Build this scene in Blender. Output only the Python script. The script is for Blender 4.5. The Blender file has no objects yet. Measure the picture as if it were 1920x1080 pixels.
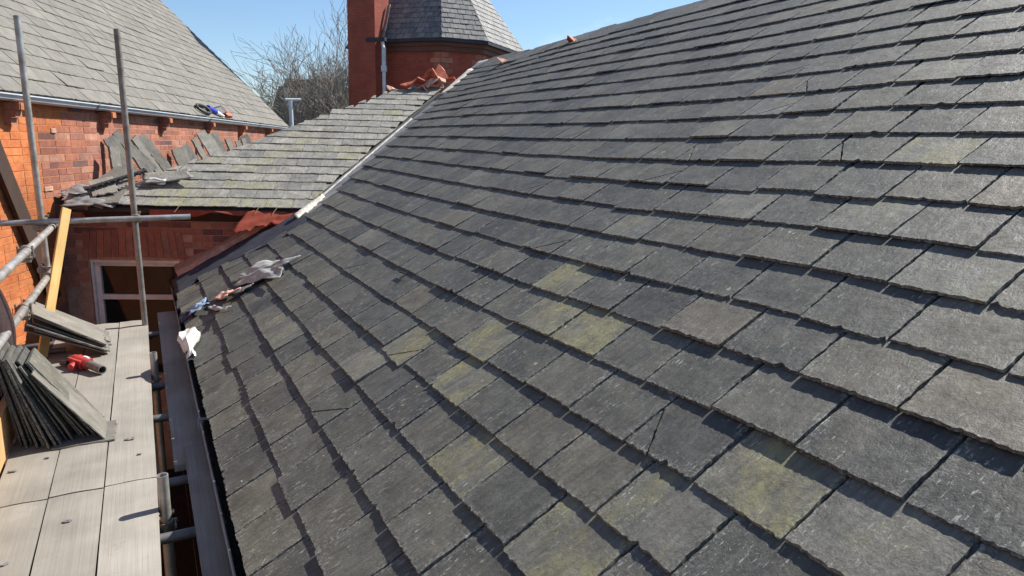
import bpy, math, random
import numpy as np
from mathutils import Vector, Matrix

# ------------------------------------------------------------------ camera, sky, sun, exposure
Z0 = 9.5                      # camera height above the ground; everything below is written relative to the eye and lifted by Z0 at the end
scene = bpy.context.scene
R_ = math.radians
YAW, PITCH, ROLL = R_(28.48), R_(12.0), R_(1.5)
fwd = Vector((math.sin(YAW)*math.cos(PITCH), math.cos(YAW)*math.cos(PITCH), -math.sin(PITCH)))
right = Vector((math.cos(YAW), -math.sin(YAW), 0))
upc = right.cross(fwd)
r2 = right*math.cos(ROLL) + upc*math.sin(ROLL)
u2 = upc*math.cos(ROLL) - right*math.sin(ROLL)
cam = bpy.data.cameras.new('camera'); camo = bpy.data.objects.new('camera', cam)
scene.collection.objects.link(camo)
camo.matrix_world = Matrix(((r2.x, u2.x, -fwd.x, 0), (r2.y, u2.y, -fwd.y, 0), (r2.z, u2.z, -fwd.z, 0), (0, 0, 0, 1)))
cam.sensor_width = 36; cam.lens = 24.0; cam.clip_start = 0.05; cam.clip_end = 3000
scene.camera = camo

SUN = Vector((0.700, 0.10, 0.705)).normalized()
world = bpy.data.worlds.new('World'); scene.world = world; world.use_nodes = True
wn, wl = world.node_tree.nodes, world.node_tree.links
wn.clear()
wo = wn.new('ShaderNodeOutputWorld'); bg = wn.new('ShaderNodeBackground'); sky = wn.new('ShaderNodeTexSky')
sky.sky_type = 'NISHITA'; sky.sun_disc = False
sky.sun_elevation = math.asin(SUN.z); sky.sun_rotation = math.atan2(SUN.x, SUN.y)
sky.air_density = 1.0; sky.dust_density = .3; sky.ozone_density = 5.0
tc = wn.new('ShaderNodeTexCoord'); mp = wn.new('ShaderNodeMapping'); mp.inputs['Scale'].default_value = (1.6, 1.6, 4.5)
mp.inputs['Location'].default_value = (0.35, 0.1, 0.4)
nz = wn.new('ShaderNodeTexNoise'); nz.inputs['Scale'].default_value = 1.5; nz.inputs['Detail'].default_value = 7; nz.inputs['Roughness'].default_value = .55
rp = wn.new('ShaderNodeValToRGB'); rp.color_ramp.elements[0].position = .54; rp.color_ramp.elements[1].position = .78
rp.color_ramp.elements[1].color = (.62, .62, .62, 1)
mx = wn.new('ShaderNodeMix'); mx.data_type = 'RGBA'; mx.inputs['B'].default_value = (9.5, 9.9, 10.5, 1)
wl.new(tc.outputs['Generated'], mp.inputs['Vector']); wl.new(mp.outputs['Vector'], nz.inputs['Vector'])
wl.new(nz.outputs['Fac'], rp.inputs['Fac']); wl.new(rp.outputs['Color'], mx.inputs['Factor'])
wl.new(sky.outputs['Color'], mx.inputs['A']); wl.new(mx.outputs['Result'], bg.inputs['Color'])
bg.inputs['Strength'].default_value = 0.085
wl.new(bg.outputs['Background'], wo.inputs['Surface'])

sl = bpy.data.lights.new('sun', 'SUN'); so = bpy.data.objects.new('sun', sl); scene.collection.objects.link(so)
sl.energy = 5.0; sl.angle = R_(0.53); sl.color = (1.0, .95, .86)
so.rotation_mode = 'QUATERNION'; so.rotation_quaternion = SUN.to_track_quat('Z', 'Y'); so.location = (20, 5, 25)
scene.view_settings.view_transform = 'Standard'; scene.view_settings.look = 'None'
scene.view_settings.exposure = 0.80; scene.view_settings.gamma = 1.0; scene.view_settings.use_curve_mapping = False

# ------------------------------------------------------------------ helpers
rng = random.Random(7)
COL = scene.collection
V = Vector

class MB:
    def __init__(s): s.v = []; s.f = []; s.mi = []; s.lc = []; s.sr = []; s.sm = []
    def add(s, vs, fs, mi=0, smooth=False, lc=None, sr=0.0):
        o = len(s.v)
        s.v += [tuple(p) for p in vs]
        s.lc += [tuple(p) for p in (lc if lc is not None else vs)]
        s.sr += [sr]*len(vs)
        for f in fs: s.f.append(tuple(i+o for i in f)); s.mi.append(mi); s.sm.append(smooth)
    def mesh(s, name, mats):
        m = bpy.data.meshes.new(name); m.from_pydata(s.v, [], s.f)
        for t in (mats if isinstance(mats, (list, tuple)) else [mats]): m.materials.append(t)
        m.polygons.foreach_set('material_index', s.mi); m.polygons.foreach_set('use_smooth', s.sm)
        a = m.attributes.new('lc', 'FLOAT_VECTOR', 'POINT'); a.data.foreach_set('vector', [c for p in s.lc for c in p])
        b = m.attributes.new('srnd', 'FLOAT', 'POINT'); b.data.foreach_set('value', s.sr)
        m.update(); return m
    def build(s, name, mats, parent=None):
        return link(name, s.mesh(name, mats), parent)

ROOT = {}
def link(name, me, parent=None, mat=None):
    o = bpy.data.objects.new(name, me); COL.objects.link(o)
    if mat is not None: o.matrix_basis = mat
    if parent is not None:
        o.parent = parent
        if parent.name in ROOT: o.matrix_parent_inverse = Matrix.Translation(-ROOT[parent.name])
    return o
def tag(o, label, cat=None, group=None, kind=None):
    if label: o['label'] = label
    if cat: o['category'] = cat
    if group: o['group'] = group
    if kind: o['kind'] = kind
    return o
def thing(name, loc, label, cat, group=None):
    o = bpy.data.objects.new(name, None); COL.objects.link(o); o.location = loc; o.empty_display_size = .2
    ROOT[o.name] = V(loc); return tag(o, label, cat, group)

def box(mb, c, ax, ay, az, hx, hy, hz, mi=0, lc=False, sr=0.0):
    c = V(c); ax, ay, az = V(ax).normalized(), V(ay).normalized(), V(az).normalized()
    vs = [c+ax*(hx*i)+ay*(hy*j)+az*(hz*k) for k in (-1, 1) for j in (-1, 1) for i in (-1, 1)]
    l = [(hx*i, hy*j, hz*k) for k in (-1, 1) for j in (-1, 1) for i in (-1, 1)]
    mb.add(vs, [(0, 2, 3, 1), (4, 5, 7, 6), (0, 1, 5, 4), (2, 6, 7, 3), (0, 4, 6, 2), (1, 3, 7, 5)], mi, False, l if lc else None, sr)
X_, Y_, Z_ = V((1, 0, 0)), V((0, 1, 0)), V((0, 0, 1))
def abox(mb, x0, x1, y0, y1, z0, z1, mi=0):
    box(mb, ((x0+x1)/2, (y0+y1)/2, (z0+z1)/2), X_, Y_, Z_, (x1-x0)/2, (y1-y0)/2, (z1-z0)/2, mi)
def frame(d):
    d = V(d).normalized(); a = d.cross(Z_ if abs(d.z) < .9 else X_).normalized(); return a, d.cross(a).normalized()
def tube(mb, a, b, r, n=14, mi=0, r2=None, hollow=0.0, lens=1):
    a, b = V(a), V(b); p, q = frame(b-a); r2 = r if r2 is None else r2
    vs = []
    for i, (c, rr) in enumerate(((a, r), (b, r2))):
        vs += [c+p*(rr*math.cos(2*math.pi*k/n))+q*(rr*math.sin(2*math.pi*k/n)) for k in range(n)]
    mb.add(vs, [(k, (k+1) % n, n+(k+1) % n, n+k) for k in range(n)], mi, True)
    if hollow:
        inn = [c+p*((rr-hollow)*math.cos(2*math.pi*k/n))+q*((rr-hollow)*math.sin(2*math.pi*k/n)) for c, rr in ((a, r), (b, r2)) for k in range(n)]
        mb.add(inn, [(k, n+k, n+(k+1) % n, (k+1) % n) for k in range(n)], mi, True)
        ring = vs+inn
        mb.add(ring, [(k, 2*n+k, 2*n+(k+1) % n, (k+1) % n) for k in range(n)]+[(n+k, n+(k+1) % n, 3*n+(k+1) % n, 3*n+k) for k in range(n)], mi)
    else:
        mb.add(vs, [tuple(range(n-1, -1, -1)), tuple(range(n, 2*n))], mi)
def sheet(mb, fn, nu, nv, th, mi=0, smooth=True):
    """closed thin sheet from fn(a, b) in [0,1]^2"""
    g = [[V(fn(i/nu, j/nv)) for j in range(nv+1)] for i in range(nu+1)]
    top, bot = [], []
    for i in range(nu+1):
        for j in range(nv+1):
            du = g[min(i+1, nu)][j]-g[max(i-1, 0)][j]; dv = g[i][min(j+1, nv)]-g[i][max(j-1, 0)]
            nn = du.cross(dv); nn = nn.normalized() if nn.length > 1e-9 else Z_
            top.append(g[i][j]+nn*th/2); bot.append(g[i][j]-nn*th/2)
    idx = lambda i, j: i*(nv+1)+j
    N = len(top); fs = []
    for i in range(nu):
        for j in range(nv):
            a, b, c, d = idx(i, j), idx(i+1, j), idx(i+1, j+1), idx(i, j+1)
            fs += [(a, b, c, d), (N+a, N+d, N+c, N+b)]
    for i in range(nu):
        fs += [(idx(i, 0), N+idx(i, 0), N+idx(i+1, 0), idx(i+1, 0)), (idx(i, nv), idx(i+1, nv), N+idx(i+1, nv), N+idx(i, nv))]
    for j in range(nv):
        fs += [(idx(0, j), idx(0, j+1), N+idx(0, j+1), N+idx(0, j)), (idx(nu, j), N+idx(nu, j), N+idx(nu, j+1), idx(nu, j+1))]
    mb.add(top+bot, fs, mi, smooth)
def prism(mb, pts, off, mi=0):
    """closed solid: polygon pts swept by off"""
    off = V(off); n = len(pts); a = [V(p) for p in pts]; b = [p+off for p in a]
    mb.add(a+b, [tuple(range(n)), tuple(range(2*n-1, n-1, -1))]+[(i, n+i, n+(i+1) % n, (i+1) % n) for i in range(n)], mi)
def vnoise(x, y, s=0):
    return (math.sin(x*1.7+s*3.1)*math.cos(y*2.3-s*1.3)+.5*math.sin(x*4.1-y*3.3+s*5.7)+.3*math.sin(x*8.9+y*7.7+s))/1.8

# ------------------------------------------------------------------ materials
class NT:
    def __init__(s, name):
        s.m = bpy.data.materials.new(name); s.m.use_nodes = True; s.t = s.m.node_tree; s.n = s.t.nodes; s.l = s.t.links
        s.b = s.n['Principled BSDF']
    def nd(s, t, **k):
        o = s.n.new(t)
        for a, b in k.items():
            if a in o.inputs: o.inputs[a].default_value = b
            else: setattr(o, a, b)
        return o
    def c(s, a, b): s.l.new(a, b)
    def coords(s, attr=True, rand=True):
        if attr: v = s.nd('ShaderNodeAttribute', attribute_name='lc').outputs['Vector']
        else: v = s.nd('ShaderNodeTexCoord').outputs['Object']
        oi = s.nd('ShaderNodeObjectInfo'); sr = s.nd('ShaderNodeAttribute', attribute_name='srnd')
        ad = s.nd('ShaderNodeMath', operation='ADD'); s.c(oi.outputs['Random'], ad.inputs[0]); s.c(sr.outputs['Fac'], ad.inputs[1])
        fr = s.nd('ShaderNodeMath', operation='FRACT'); s.c(ad.outputs[0], fr.inputs[0]); s.rnd = fr.outputs[0]
        ml = s.nd('ShaderNodeMath', operation='MULTIPLY'); s.c(s.rnd, ml.inputs[0]); ml.inputs[1].default_value = 61.7
        cb = s.nd('ShaderNodeCombineXYZ')
        for i in range(3): s.c(ml.outputs[0], cb.inputs[i])
        va = s.nd('ShaderNodeVectorMath', operation='ADD'); s.c(v, va.inputs[0]); s.c(cb.outputs[0], va.inputs[1])
        s.v = va.outputs[0] if rand else v
        return s.v
    def noise(s, scale, detail=4, rough=.55, sc=(1, 1, 1), vec=None):
        mp = s.nd('ShaderNodeMapping'); mp.inputs['Scale'].default_value = sc; s.c(vec or s.v, mp.inputs['Vector'])
        n = s.nd('ShaderNodeTexNoise', Scale=scale, Detail=detail, Roughness=rough); s.c(mp.outputs[0], n.inputs['Vector']); return n.outputs['Fac']
    def ramp(s, fac, stops, interp='LINEAR'):
        r = s.nd('ShaderNodeValToRGB'); r.color_ramp.interpolation = interp; e = r.color_ramp.elements
        while len(e) < len(stops): e.new(.5)
        for i, (p, col) in enumerate(stops):
            e[i].position = p; e[i].color = (*col, 1) if not isinstance(col, (int, float)) else (col, col, col, 1)
        s.c(fac, r.inputs['Fac']); return r.outputs['Color']
    def mix(s, a, b, f, mode='MIX'):
        m = s.nd('ShaderNodeMix', data_type='RGBA', blend_type=mode)
        for sock, x in (('A', a), ('B', b), ('Factor', f)):
            if isinstance(x, tuple): m.inputs[sock].default_value = (*x, 1)
            elif isinstance(x, (int, float)): m.inputs[sock].default_value = x
            else: s.c(x, m.inputs[sock])
        return m.outputs['Result']
    def bump(s, h, dist, strength=1.0, prev=None):
        b = s.nd('ShaderNodeBump', Distance=dist, Strength=strength); s.c(h, b.inputs['Height'])
        if prev is not None: s.c(prev, b.inputs['Normal'])
        return b.outputs['Normal']
    def out(s, col, rough=.7, normal=None, metal=0.0, spec=.5):
        if isinstance(col, tuple): s.b.inputs['Base Color'].default_value = (*col, 1)
        else: s.c(col, s.b.inputs['Base Color'])
        if isinstance(rough, (int, float)): s.b.inputs['Roughness'].default_value = rough
        else: s.c(rough, s.b.inputs['Roughness'])
        s.b.inputs['Metallic'].default_value = metal; s.b.inputs['Specular IOR Level'].default_value = spec
        if normal is not None: s.c(normal, s.b.inputs['Normal'])
        return s.m

def slate_mat(name, ramp, lich, lich_amt, moss=None, moss_amt=0.0, spec=.4, contrast=1.0, hw=.15, brownish=.5):
    t = NT(name); t.coords()
    col = t.ramp(t.rnd, ramp)
    streak = t.ramp(t.noise(1.0, 5, .6, (70, 7, 40)), [(.3, 1-.26*contrast), (.7, 1+.26*contrast)])
    col = t.mix(col, streak, 1.0, 'MULTIPLY')
    blot = t.ramp(t.noise(9, 6, .65), [(.32, 1-.3*contrast), (.68, 1+.28*contrast)])
    col = t.mix(col, blot, 1.0, 'MULTIPLY')
    brown = t.ramp(t.noise(5, 4, .6), [(.5, 0.), (.74, brownish)])
    col = t.mix(col, (.15, .13, .09), brown)
    if moss:
        mf = t.ramp(t.noise(1.0, 5, .62, (9, 3.2, 4)), [(.60-.30*moss_amt, 0.), (.74-.2*moss_amt, .8)])
        crust = t.ramp(t.noise(55, 6, .72), [(.40, .25), (.56, 1.)]); mf = t.mix(mf, crust, 1.0, 'MULTIPLY')
        col = t.mix(col, moss, mf)
    # crumbled dressed edges: pale and dark specks close to the sides and tail
    lc = t.nd('ShaderNodeAttribute', attribute_name='lc'); sp = t.nd('ShaderNodeSeparateXYZ'); t.c(lc.outputs['Vector'], sp.inputs[0])
    ab = t.nd('ShaderNodeMath', operation='ABSOLUTE'); t.c(sp.outputs['X'], ab.inputs[0])
    e1 = t.nd('ShaderNodeMapRange'); e1.inputs['From Min'].default_value = hw-.032; e1.inputs['From Max'].default_value = hw; t.c(ab.outputs[0], e1.inputs['Value'])
    e2 = t.nd('ShaderNodeMapRange'); e2.inputs['From Min'].default_value = .022; e2.inputs['From Max'].default_value = 0.0; t.c(sp.outputs['Y'], e2.inputs['Value'])
    em = t.nd('ShaderNodeMath', operation='MAXIMUM'); t.c(e1.outputs[0], em.inputs[0]); t.c(e2.outputs[0], em.inputs[1])
    crumb = t.noise(95, 4, .7)
    pl = t.nd('ShaderNodeMath', operation='MULTIPLY'); t.c(em.outputs[0], pl.inputs[0]); t.c(t.ramp(crumb, [(.5, 0.), (.62, .55*lich_amt)]), pl.inputs[1])
    dk = t.nd('ShaderNodeMath', operation='MULTIPLY'); t.c(em.outputs[0], dk.inputs[0]); t.c(t.ramp(crumb, [(.40, .8), (.47, 0.)]), dk.inputs[1])
    col = t.mix(col, tuple(x*.8 for x in lich), pl.outputs[0]); col = t.mix(col, (.045, .045, .042), dk.outputs[0])
    # pale scratches, lichen specks
    sc = t.ramp(t.noise(1.0, 6, .7, (120, 22, 60)), [(.592, 0.), (.645, .75*lich_amt)])
    gate = t.ramp(t.noise(6, 4, .6), [(.46, .06), (.60, 1.)])
    col = t.mix(col, lich, t.mix((0., 0., 0.), sc, gate))
    wv = t.nd('ShaderNodeTexNoise', Scale=60.0); t.c(t.v, wv.inputs['Vector'])
    wa = t.nd('ShaderNodeVectorMath', operation='MULTIPLY_ADD'); t.c(wv.outputs['Color'], wa.inputs[0]); wa.inputs[1].default_value = (.03, .03, .03); t.c(t.v, wa.inputs[2])
    vo = t.nd('ShaderNodeTexVoronoi', Scale=15.0); t.c(wa.outputs[0], vo.inputs['Vector'])
    gate2 = t.ramp(t.noise(5, 2), [(.60, 0.), (.63, 1.)])
    col = t.mix(col, lich, t.mix((0., 0., 0.), t.ramp(vo.outputs['Distance'], [(.07, .6*lich_amt), (.12, 0.)]), gate2))
    spk = t.ramp(t.noise(120, 3, .6), [(.65, 0.), (.69, .6*lich_amt)]); col = t.mix(col, lich, t.mix((0., 0., 0.), spk, gate))
    fine = t.noise(210, 3, .7); mid = t.noise(1.0, 6, .65, (48, 20, 40)); big = t.noise(7, 3, .5); crb = t.noise(70, 5, .7)
    nrm = t.bump(big, .012, .55); nrm = t.bump(mid, .005, .8, nrm); nrm = t.bump(crb, .003, .5, nrm); nrm = t.bump(fine, .0014, .7, nrm)
    rough = t.ramp(t.noise(14, 4), [(.3, .52), (.7, .78)])
    return t.out(col, rough, nrm, 0, spec)

MAT = {}
MAT['slate'] = slate_mat('slate_dark', [(0., (.052, .053, .050)), (.18, (.078, .078, .069)), (.4, (.100, .097, .080)), (.55, (.065, .066, .061)), (.72, (.088, .086, .074)), (.88, (.114, .108, .086)), (1., (.060, .062, .058))], (.42, .42, .39), 1.1, brownish=.30)
MAT['slate_moss'] = slate_mat('slate_lichen_yellow', [(0., (.11, .11, .098)), (1., (.135, .13, .105))], (.42, .42, .36), 1.0, (.25, .23, .10), .62)
MAT['slate_tint'] = slate_mat('slate_lichen_faint', [(0., (.11, .11, .098)), (1., (.135, .13, .11))], (.42, .42, .36), 1.0, (.20, .19, .10), .25)
MAT['slate_brown'] = slate_mat('slate_brownish', [(0., (.100, .095, .078)), (1., (.118, .106, .084))], (.40, .38, .32), 1.0)
MAT['slate_pale'] = slate_mat('slate_pale', [(0., (.215, .208, .188)), (.3, (.265, .255, .226)), (.55, (.175, .173, .163)), (.8, (.285, .272, .238)), (1., (.228, .220, .20))], (.50, .48, .43), .8, (.25, .24, .155), .14, .3)
MAT['slate_green'] = slate_mat('slate_pale_green', [(0., (.23, .222, .185)), (1., (.26, .25, .20))], (.50, .48, .43), .8, (.275, .268, .145), .45, .3)
MAT['slate_left'] = slate_mat('slate_buff', [(0., (.150, .142, .126)), (.3, (.178, .168, .148)), (.6, (.162, .155, .138)), (.85, (.200, .187, .163)), (1., (.142, .136, .124))], (.36, .34, .30), .35, None, 0, .2, .6, .2)
MAT['slate_tower'] = slate_mat('slate_tower', [(0., (.12, .125, .135)), (.5, (.155, .155, .16)), (1., (.21, .205, .19))], (.4, .4, .38), .4, None, 0, .3, 1., .115)

def simple(name, col, rough=.6, metal=0.0, var=.25, scale=8, bump=0.002, sc=(1, 1, 1), col2=None, spec=.5):
    t = NT(name); t.coords(False, False)
    n = t.noise(scale, 5, .6, sc)
    c2 = col2 or tuple(x*(1-var) for x in col)
    cc = t.ramp(n, [(.3, c2), (.7, tuple(min(1, x*(1+var*.5)) for x in col))])
    rr = t.ramp(t.noise(scale*1.7, 4), [(.3, max(0, rough-.12)), (.7, min(1, rough+.12))])
    return t.out(cc, rr, t.bump(t.noise(scale*4, 4, .6, sc), bump, .6), metal, spec)
MAT['deck'] = simple('roof_underlay', (.05, .05, .052), .9)
MAT['lead'] = simple('lead', (.045, .05, .068), .75, 0, .35, 6, .004, spec=.2)
MAT['lead_pale'] = simple('weathered_lead', (.25, .25, .25), .6, .1, .4, 7, .004)
MAT['mortar_pale'] = simple('lime_mortar', (.62, .57, .50), .9, 0, .35, 22, .008)
MAT['galv'] = simple('galvanised_steel', (.42, .42, .41), .45, .55, .35, 9, .0008, (1, 1, 1), (.25, .215, .18))
MAT['galv_dull'] = simple('dull_steel', (.15, .147, .145), .55, .5, .4, 14, .0008)
MAT['galv_mid'] = simple('weathered_steel', (.27, .265, .255), .5, .5, .4, 10, .0008, (1, 1, 1), (.17, .14, .115))
MAT['coupler'] = simple('coupler_steel', (.33, .29, .24), .5, .7, .5, 30, .002)
MAT['rust'] = simple('rusty_red_paint', (.28, .05, .035), .7, .1, .5, 30, .001)
MAT['pvc_black'] = simple('black_pvc', (.018, .018, .02), .38, 0, .2)
MAT['pvc_lip'] = simple('worn_gutter_lip', (.20, .20, .21), .45, 0, .3)
MAT['gutter_grey'] = simple('grey_painted_gutter', (.50, .56, .62), .5, 0, .2, 5, .001)
MAT['membrane'] = simple('red_membrane', (.42, .075, .045), .75, 0, .3, 9, .003)
MAT['plastic_sheet'] = simple('dusty_plastic', (.36, .36, .34), .5, 0, .4, 9, .004)
MAT['white_bag'] = simple('white_bag', (.72, .71, .66), .5, 0, .2, 14, .004)
MAT['blue'] = simple('blue_plastic', (.25, .36, .52), .4, 0, .35, 30, .001)
MAT['blue_deep'] = simple('deep_blue_plastic', (.03, .05, .42), .4, 0, .2)
MAT['white'] = simple('white_plastic', (.75, .76, .78), .4, 0, .15)
MAT['terracotta'] = simple('terracotta', (.52, .13, .07), .75, 0, .4, 14, .004)
MAT['terracotta_pale'] = simple('broken_clay', (.66, .38, .29), .85, 0, .35, 20, .006)
MAT['red_plastic'] = simple('red_plastic', (.42, .04, .035), .6, 0, .25, 20, .001)
MAT['black'] = simple('black_rubber', (.03, .03, .032), .55, 0, .3)
MAT['tool_grey'] = simple('grey_tool_tube', (.17, .165, .16), .5, .3, .4, 25, .001)
MAT['jacket'] = simple('maroon_cloth', (.035, .017, .018), .9, 0, .4, 30, .003)
MAT['frame_paint'] = simple('window_paint', (.68, .66, .63), .5, 0, .2, 10, .001)
MAT['brown_dark'] = simple('dark_brown', (.045, .024, .016), .8, 0, .3, 5, .002, (1, 1, .2))
MAT['render_grey'] = simple('cement', (.30, .29, .27), .9, 0, .3, 12, .006)
MAT['rope'] = simple('straw_string', (.5, .42, .2), .9, 0, .3, 60, .001)
MAT['bark'] = simple('bark', (.23, .205, .175), .9, 0, .35, 3, .01)
MAT['far_brick'] = simple('far_brick', (.13, .06, .048), .9, 0, .3, 2, .01)
MAT['far_roof'] = simple('far_slate', (.032, .034, .04), .7, 0, .3, 2, .01)
MAT['pot'] = simple('chimney_pot', (.36, .16, .09), .8)
MAT['ground'] = simple('ground', (.07, .075, .05), .95, 0, .4, .4, .03, (1, 1, 1), (.05, .05, .045))
MAT['glass_dark'] = None
t = NT('red_membrane'); t.coords(False, False)
_c = t.ramp(t.noise(9, 5), [(.3, (.42, .085, .05)), (.7, (.58, .14, .08))]); t.out(_c, .7, t.bump(t.noise(36, 4), .003, .6))
_tr = t.nd('ShaderNodeBsdfTranslucent'); t.c(_c, _tr.inputs['Color']); _ms = t.nd('ShaderNodeMixShader'); _ms.inputs[0].default_value = .5
t.c(t.b.outputs[0], _ms.inputs[1]); t.c(_tr.outputs[0], _ms.inputs[2]); t.c(_ms.outputs[0], t.n['Material Output'].inputs['Surface']); MAT['membrane'] = t.m
t = NT('window_glass'); t.coords(False, False)
t.out((.012, .013, .014), .06, t.bump(t.noise(3, 2), .004, .25), 0, .28); MAT['glass_dark'] = t.m

def wood(name, base, dark, sc=(110, 2.2, 110), rough=.8):
    t = NT(name); t.coords(True, True)
    g = t.noise(1.0, 6, .6, sc); g2 = t.noise(3, 3, .5)
    c = t.ramp(g, [(.28, dark), (.62, base)])
    c = t.mix(c, t.ramp(g2, [(.3, .78), (.7, 1.12)]), 1.0, 'MULTIPLY')
    c = t.mix(c, t.ramp(t.rnd, [(0., .86), (1., 1.1)]), 1.0, 'MULTIPLY')
    dirt = t.ramp(t.noise(9, 6, .75), [(.60, 0.), (.78, .5)]); c = t.mix(c, tuple(x*.5 for x in dark), dirt)
    spl = t.ramp(t.noise(1.0, 4, .7, (45, 30, 45)), [(.70, 0.), (.74, .6)]); c = t.mix(c, tuple(x*.25 for x in dark), spl)
    chalk = t.ramp(t.noise(4, 5, .7), [(.55, 0.), (.8, .35)]); c = t.mix(c, (.40, .385, .35), chalk)
    return t.out(c, rough, t.bump(g, .0025, .6), 0, .25)
MAT['board'] = wood('weathered_board', (.285, .266, .234), (.25, .231, .20))
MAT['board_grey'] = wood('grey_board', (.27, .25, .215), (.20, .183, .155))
MAT['board_gap_shade'] = simple('shade_black_board', (.022, .020, .019), .95, 0, .4, 6, .002, (20, 1, 20), spec=.1)  # near-black colour stands in for the shade down the gap
MAT['pine'] = wood('new_pine', (.74, .50, .20), (.62, .38, .13))
MAT['toe'] = wood('toe_pine', (.58, .36, .17), (.46, .26, .11))

def brick_mat(name, stops, bump=.004):
    t = NT(name); t.coords()
    c = t.ramp(t.rnd, stops)
    c = t.mix(c, t.ramp(t.noise(16, 6, .7), [(.3, .72), (.7, 1.22)]), 1.0, 'MULTIPLY')
    gp = t.nd('ShaderNodeNewGeometry').outputs['Position']
    c = t.mix(c, t.ramp(t.noise(1.1, 6, .65, (1, 1, 1), gp), [(.34, .66), (.62, 1.08)]), 1.0, 'MULTIPLY')
    soot = t.ramp(t.noise(1.0, 5, .7, (3.5, 3.5, .8), gp), [(.56, 0.), (.74, .5)]); c = t.mix(c, (.11, .07, .06), soot)
    pale = t.ramp(t.noise(30, 4, .7), [(.66, 0.), (.78, .4)]); c = t.mix(c, (.55, .42, .33), pale)
    return t.out(c, .88, t.bump(t.noise(60, 5, .7), bump, .7), 0, .2)
MAT['brick_orange'] = brick_mat('brick_orange', [(0., (.48, .16, .058)), (.4, (.53, .185, .07)), (.8, (.46, .14, .052)), (1., (.52, .20, .088))])
MAT['brick_red'] = brick_mat('brick_red', [(0., (.33, .135, .09)), (.3, (.39, .155, .10)), (.55, (.28, .115, .085)), (.78, (.42, .19, .13)), (.9, (.22, .105, .09)), (1., (.45, .23, .16))])
MAT['brick_dark'] = brick_mat('brick_burnt', [(0., (.16, .075, .07)), (.5, (.20, .09, .08)), (1., (.14, .10, .10))])
MAT['mortar_orange'] = simple('orange_mortar', (.46, .185, .082), .9, 0, .3, 20, .004)
MAT['mortar'] = simple('buff_mortar', (.40, .24, .17), .9, 0, .35, 14, .004)

def brickwork(name, c1, c2, mortar):
    """distant walls whose bricks are too small to pick apart"""
    t = NT(name); t.coords(True, False)
    b = t.nd('ShaderNodeTexBrick', Scale=1.0); b.inputs['Brick Width'].default_value = .225; b.inputs['Row Height'].default_value = .075
    b.inputs['Mortar Size'].default_value = .006; b.inputs['Color1'].default_value = (*c1, 1); b.inputs['Color2'].default_value = (*c2, 1); b.inputs['Mortar'].default_value = (*mortar, 1)
    t.c(t.v, b.inputs['Vector'])
    c = t.mix(b.outputs['Color'], t.ramp(t.noise(1.2, 5, .6), [(.3, .75), (.7, 1.2)]), 1.0, 'MULTIPLY')
    inv = t.nd('ShaderNodeMath', operation='SUBTRACT'); inv.inputs[0].default_value = 1.0; t.c(b.outputs['Fac'], inv.inputs[1])
    return t.out(c, .9, t.bump(inv.outputs[0], .006, .6), 0, .2)
MAT['tower_brick'] = brickwork('tower_brickwork', (.33, .085, .055), (.27, .07, .05), (.24, .11, .085))

# ------------------------------------------------------------------ slates
def ragged(mb, verts, t, rg, jag, chip, nt, mi, M, sr):
    """closed rough-edged plate; verts: (x, y, edge roughness, edge subdivisions per 0.3 m)"""
    out = []
    m = len(verts)
    for i in range(m):
        a = V(verts[i][:2]); b = V(verts[(i+1) % m][:2]); k, per = verts[i][2], verts[i][3]
        d = b-a; n = max(1, int(per*d.length/.3)); nn = V((-d.y, d.x)).normalized() if d.length > 1e-6 else V((0, 1))
        run = 0.0
        for j in range(n):
            off = rg.gauss(0, jag*k)
            if k > .9 and rg.random() < chip*1.3/n: run = rg.uniform(.006, .018)
            off += max(0, run); run -= rg.uniform(.004, .012)
            if j == 0: off *= .3
            out.append(a+d*(j/n)+nn*off)
    n = len(out)
    cx = sum(p.x for p in out)/n; cy = sum(p.y for p in out)/n
    top = []
    for p in out:
        dv = V((p.x-cx, p.y-cy)); top.append(p-dv.normalized()*rg.uniform(.0, .0045))
    vs = [V((p.x, p.y, 0)) for p in out]+[V((p.x, p.y, t)) for p in top]
    fs = [tuple(range(n-1, -1, -1)), tuple(range(n, 2*n))]+[(i, (i+1) % n, n+(i+1) % n, n+i) for i in range(n)]
    mb.add([M @ p for p in vs] if M is not None else vs, fs, mi, False, vs, sr)
def slate_piece(mb, q, t, rg, jag=.004, chip=.25, nt=13, mi=0, M=None, sr=0.0, crack=0):
    """rough-edged slate. q: tail-left, tail-right, head-right, head-left as (x, y); z runs 0..t"""
    (ax, ay), (bx, by), (cx, cy), (dx, dy) = q
    side = max(3, nt*.6)
    if not crack:
        ragged(mb, ((ax, ay, 1, nt), (bx, by, .5, side), (cx, cy, 0, 1), (dx, dy, .5, side)), t, rg, jag, chip, nt, mi, M, sr)
    else:                       # cracked: a corner has parted along a rough line
        kx = ax+(bx-ax)*rg.uniform(.3, .7); ky = rg.uniform(.10, .2); g = .0035
        if crack > 0:
            ragged(mb, ((ax, ay, 1, nt), (kx, ay, .6, nt), (bx, ky, .5, side), (cx, cy, 0, 1), (dx, dy, .5, side)), t, rg, jag, chip, nt, mi, M, sr)
            ragged(mb, ((kx+g*2, ay-.003, 1, nt), (bx, by-.003, .5, side), (bx, ky-g*2, .6, nt)), t, rg, jag, chip, nt, mi, M, sr)
        else:
            ragged(mb, ((kx, ay, 1, nt), (bx, by, .5, side), (cx, cy, 0, 1), (dx, dy, .5, side), (ax, ky, .6, nt)), t, rg, jag, chip, nt, mi, M, sr)
            ragged(mb, ((ax, ay-.003, 1, nt), (kx-g*2, ay-.003, .6, nt), (ax, ky-g*2, .5, side)), t, rg, jag, chip, nt, mi, M, sr)

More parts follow.
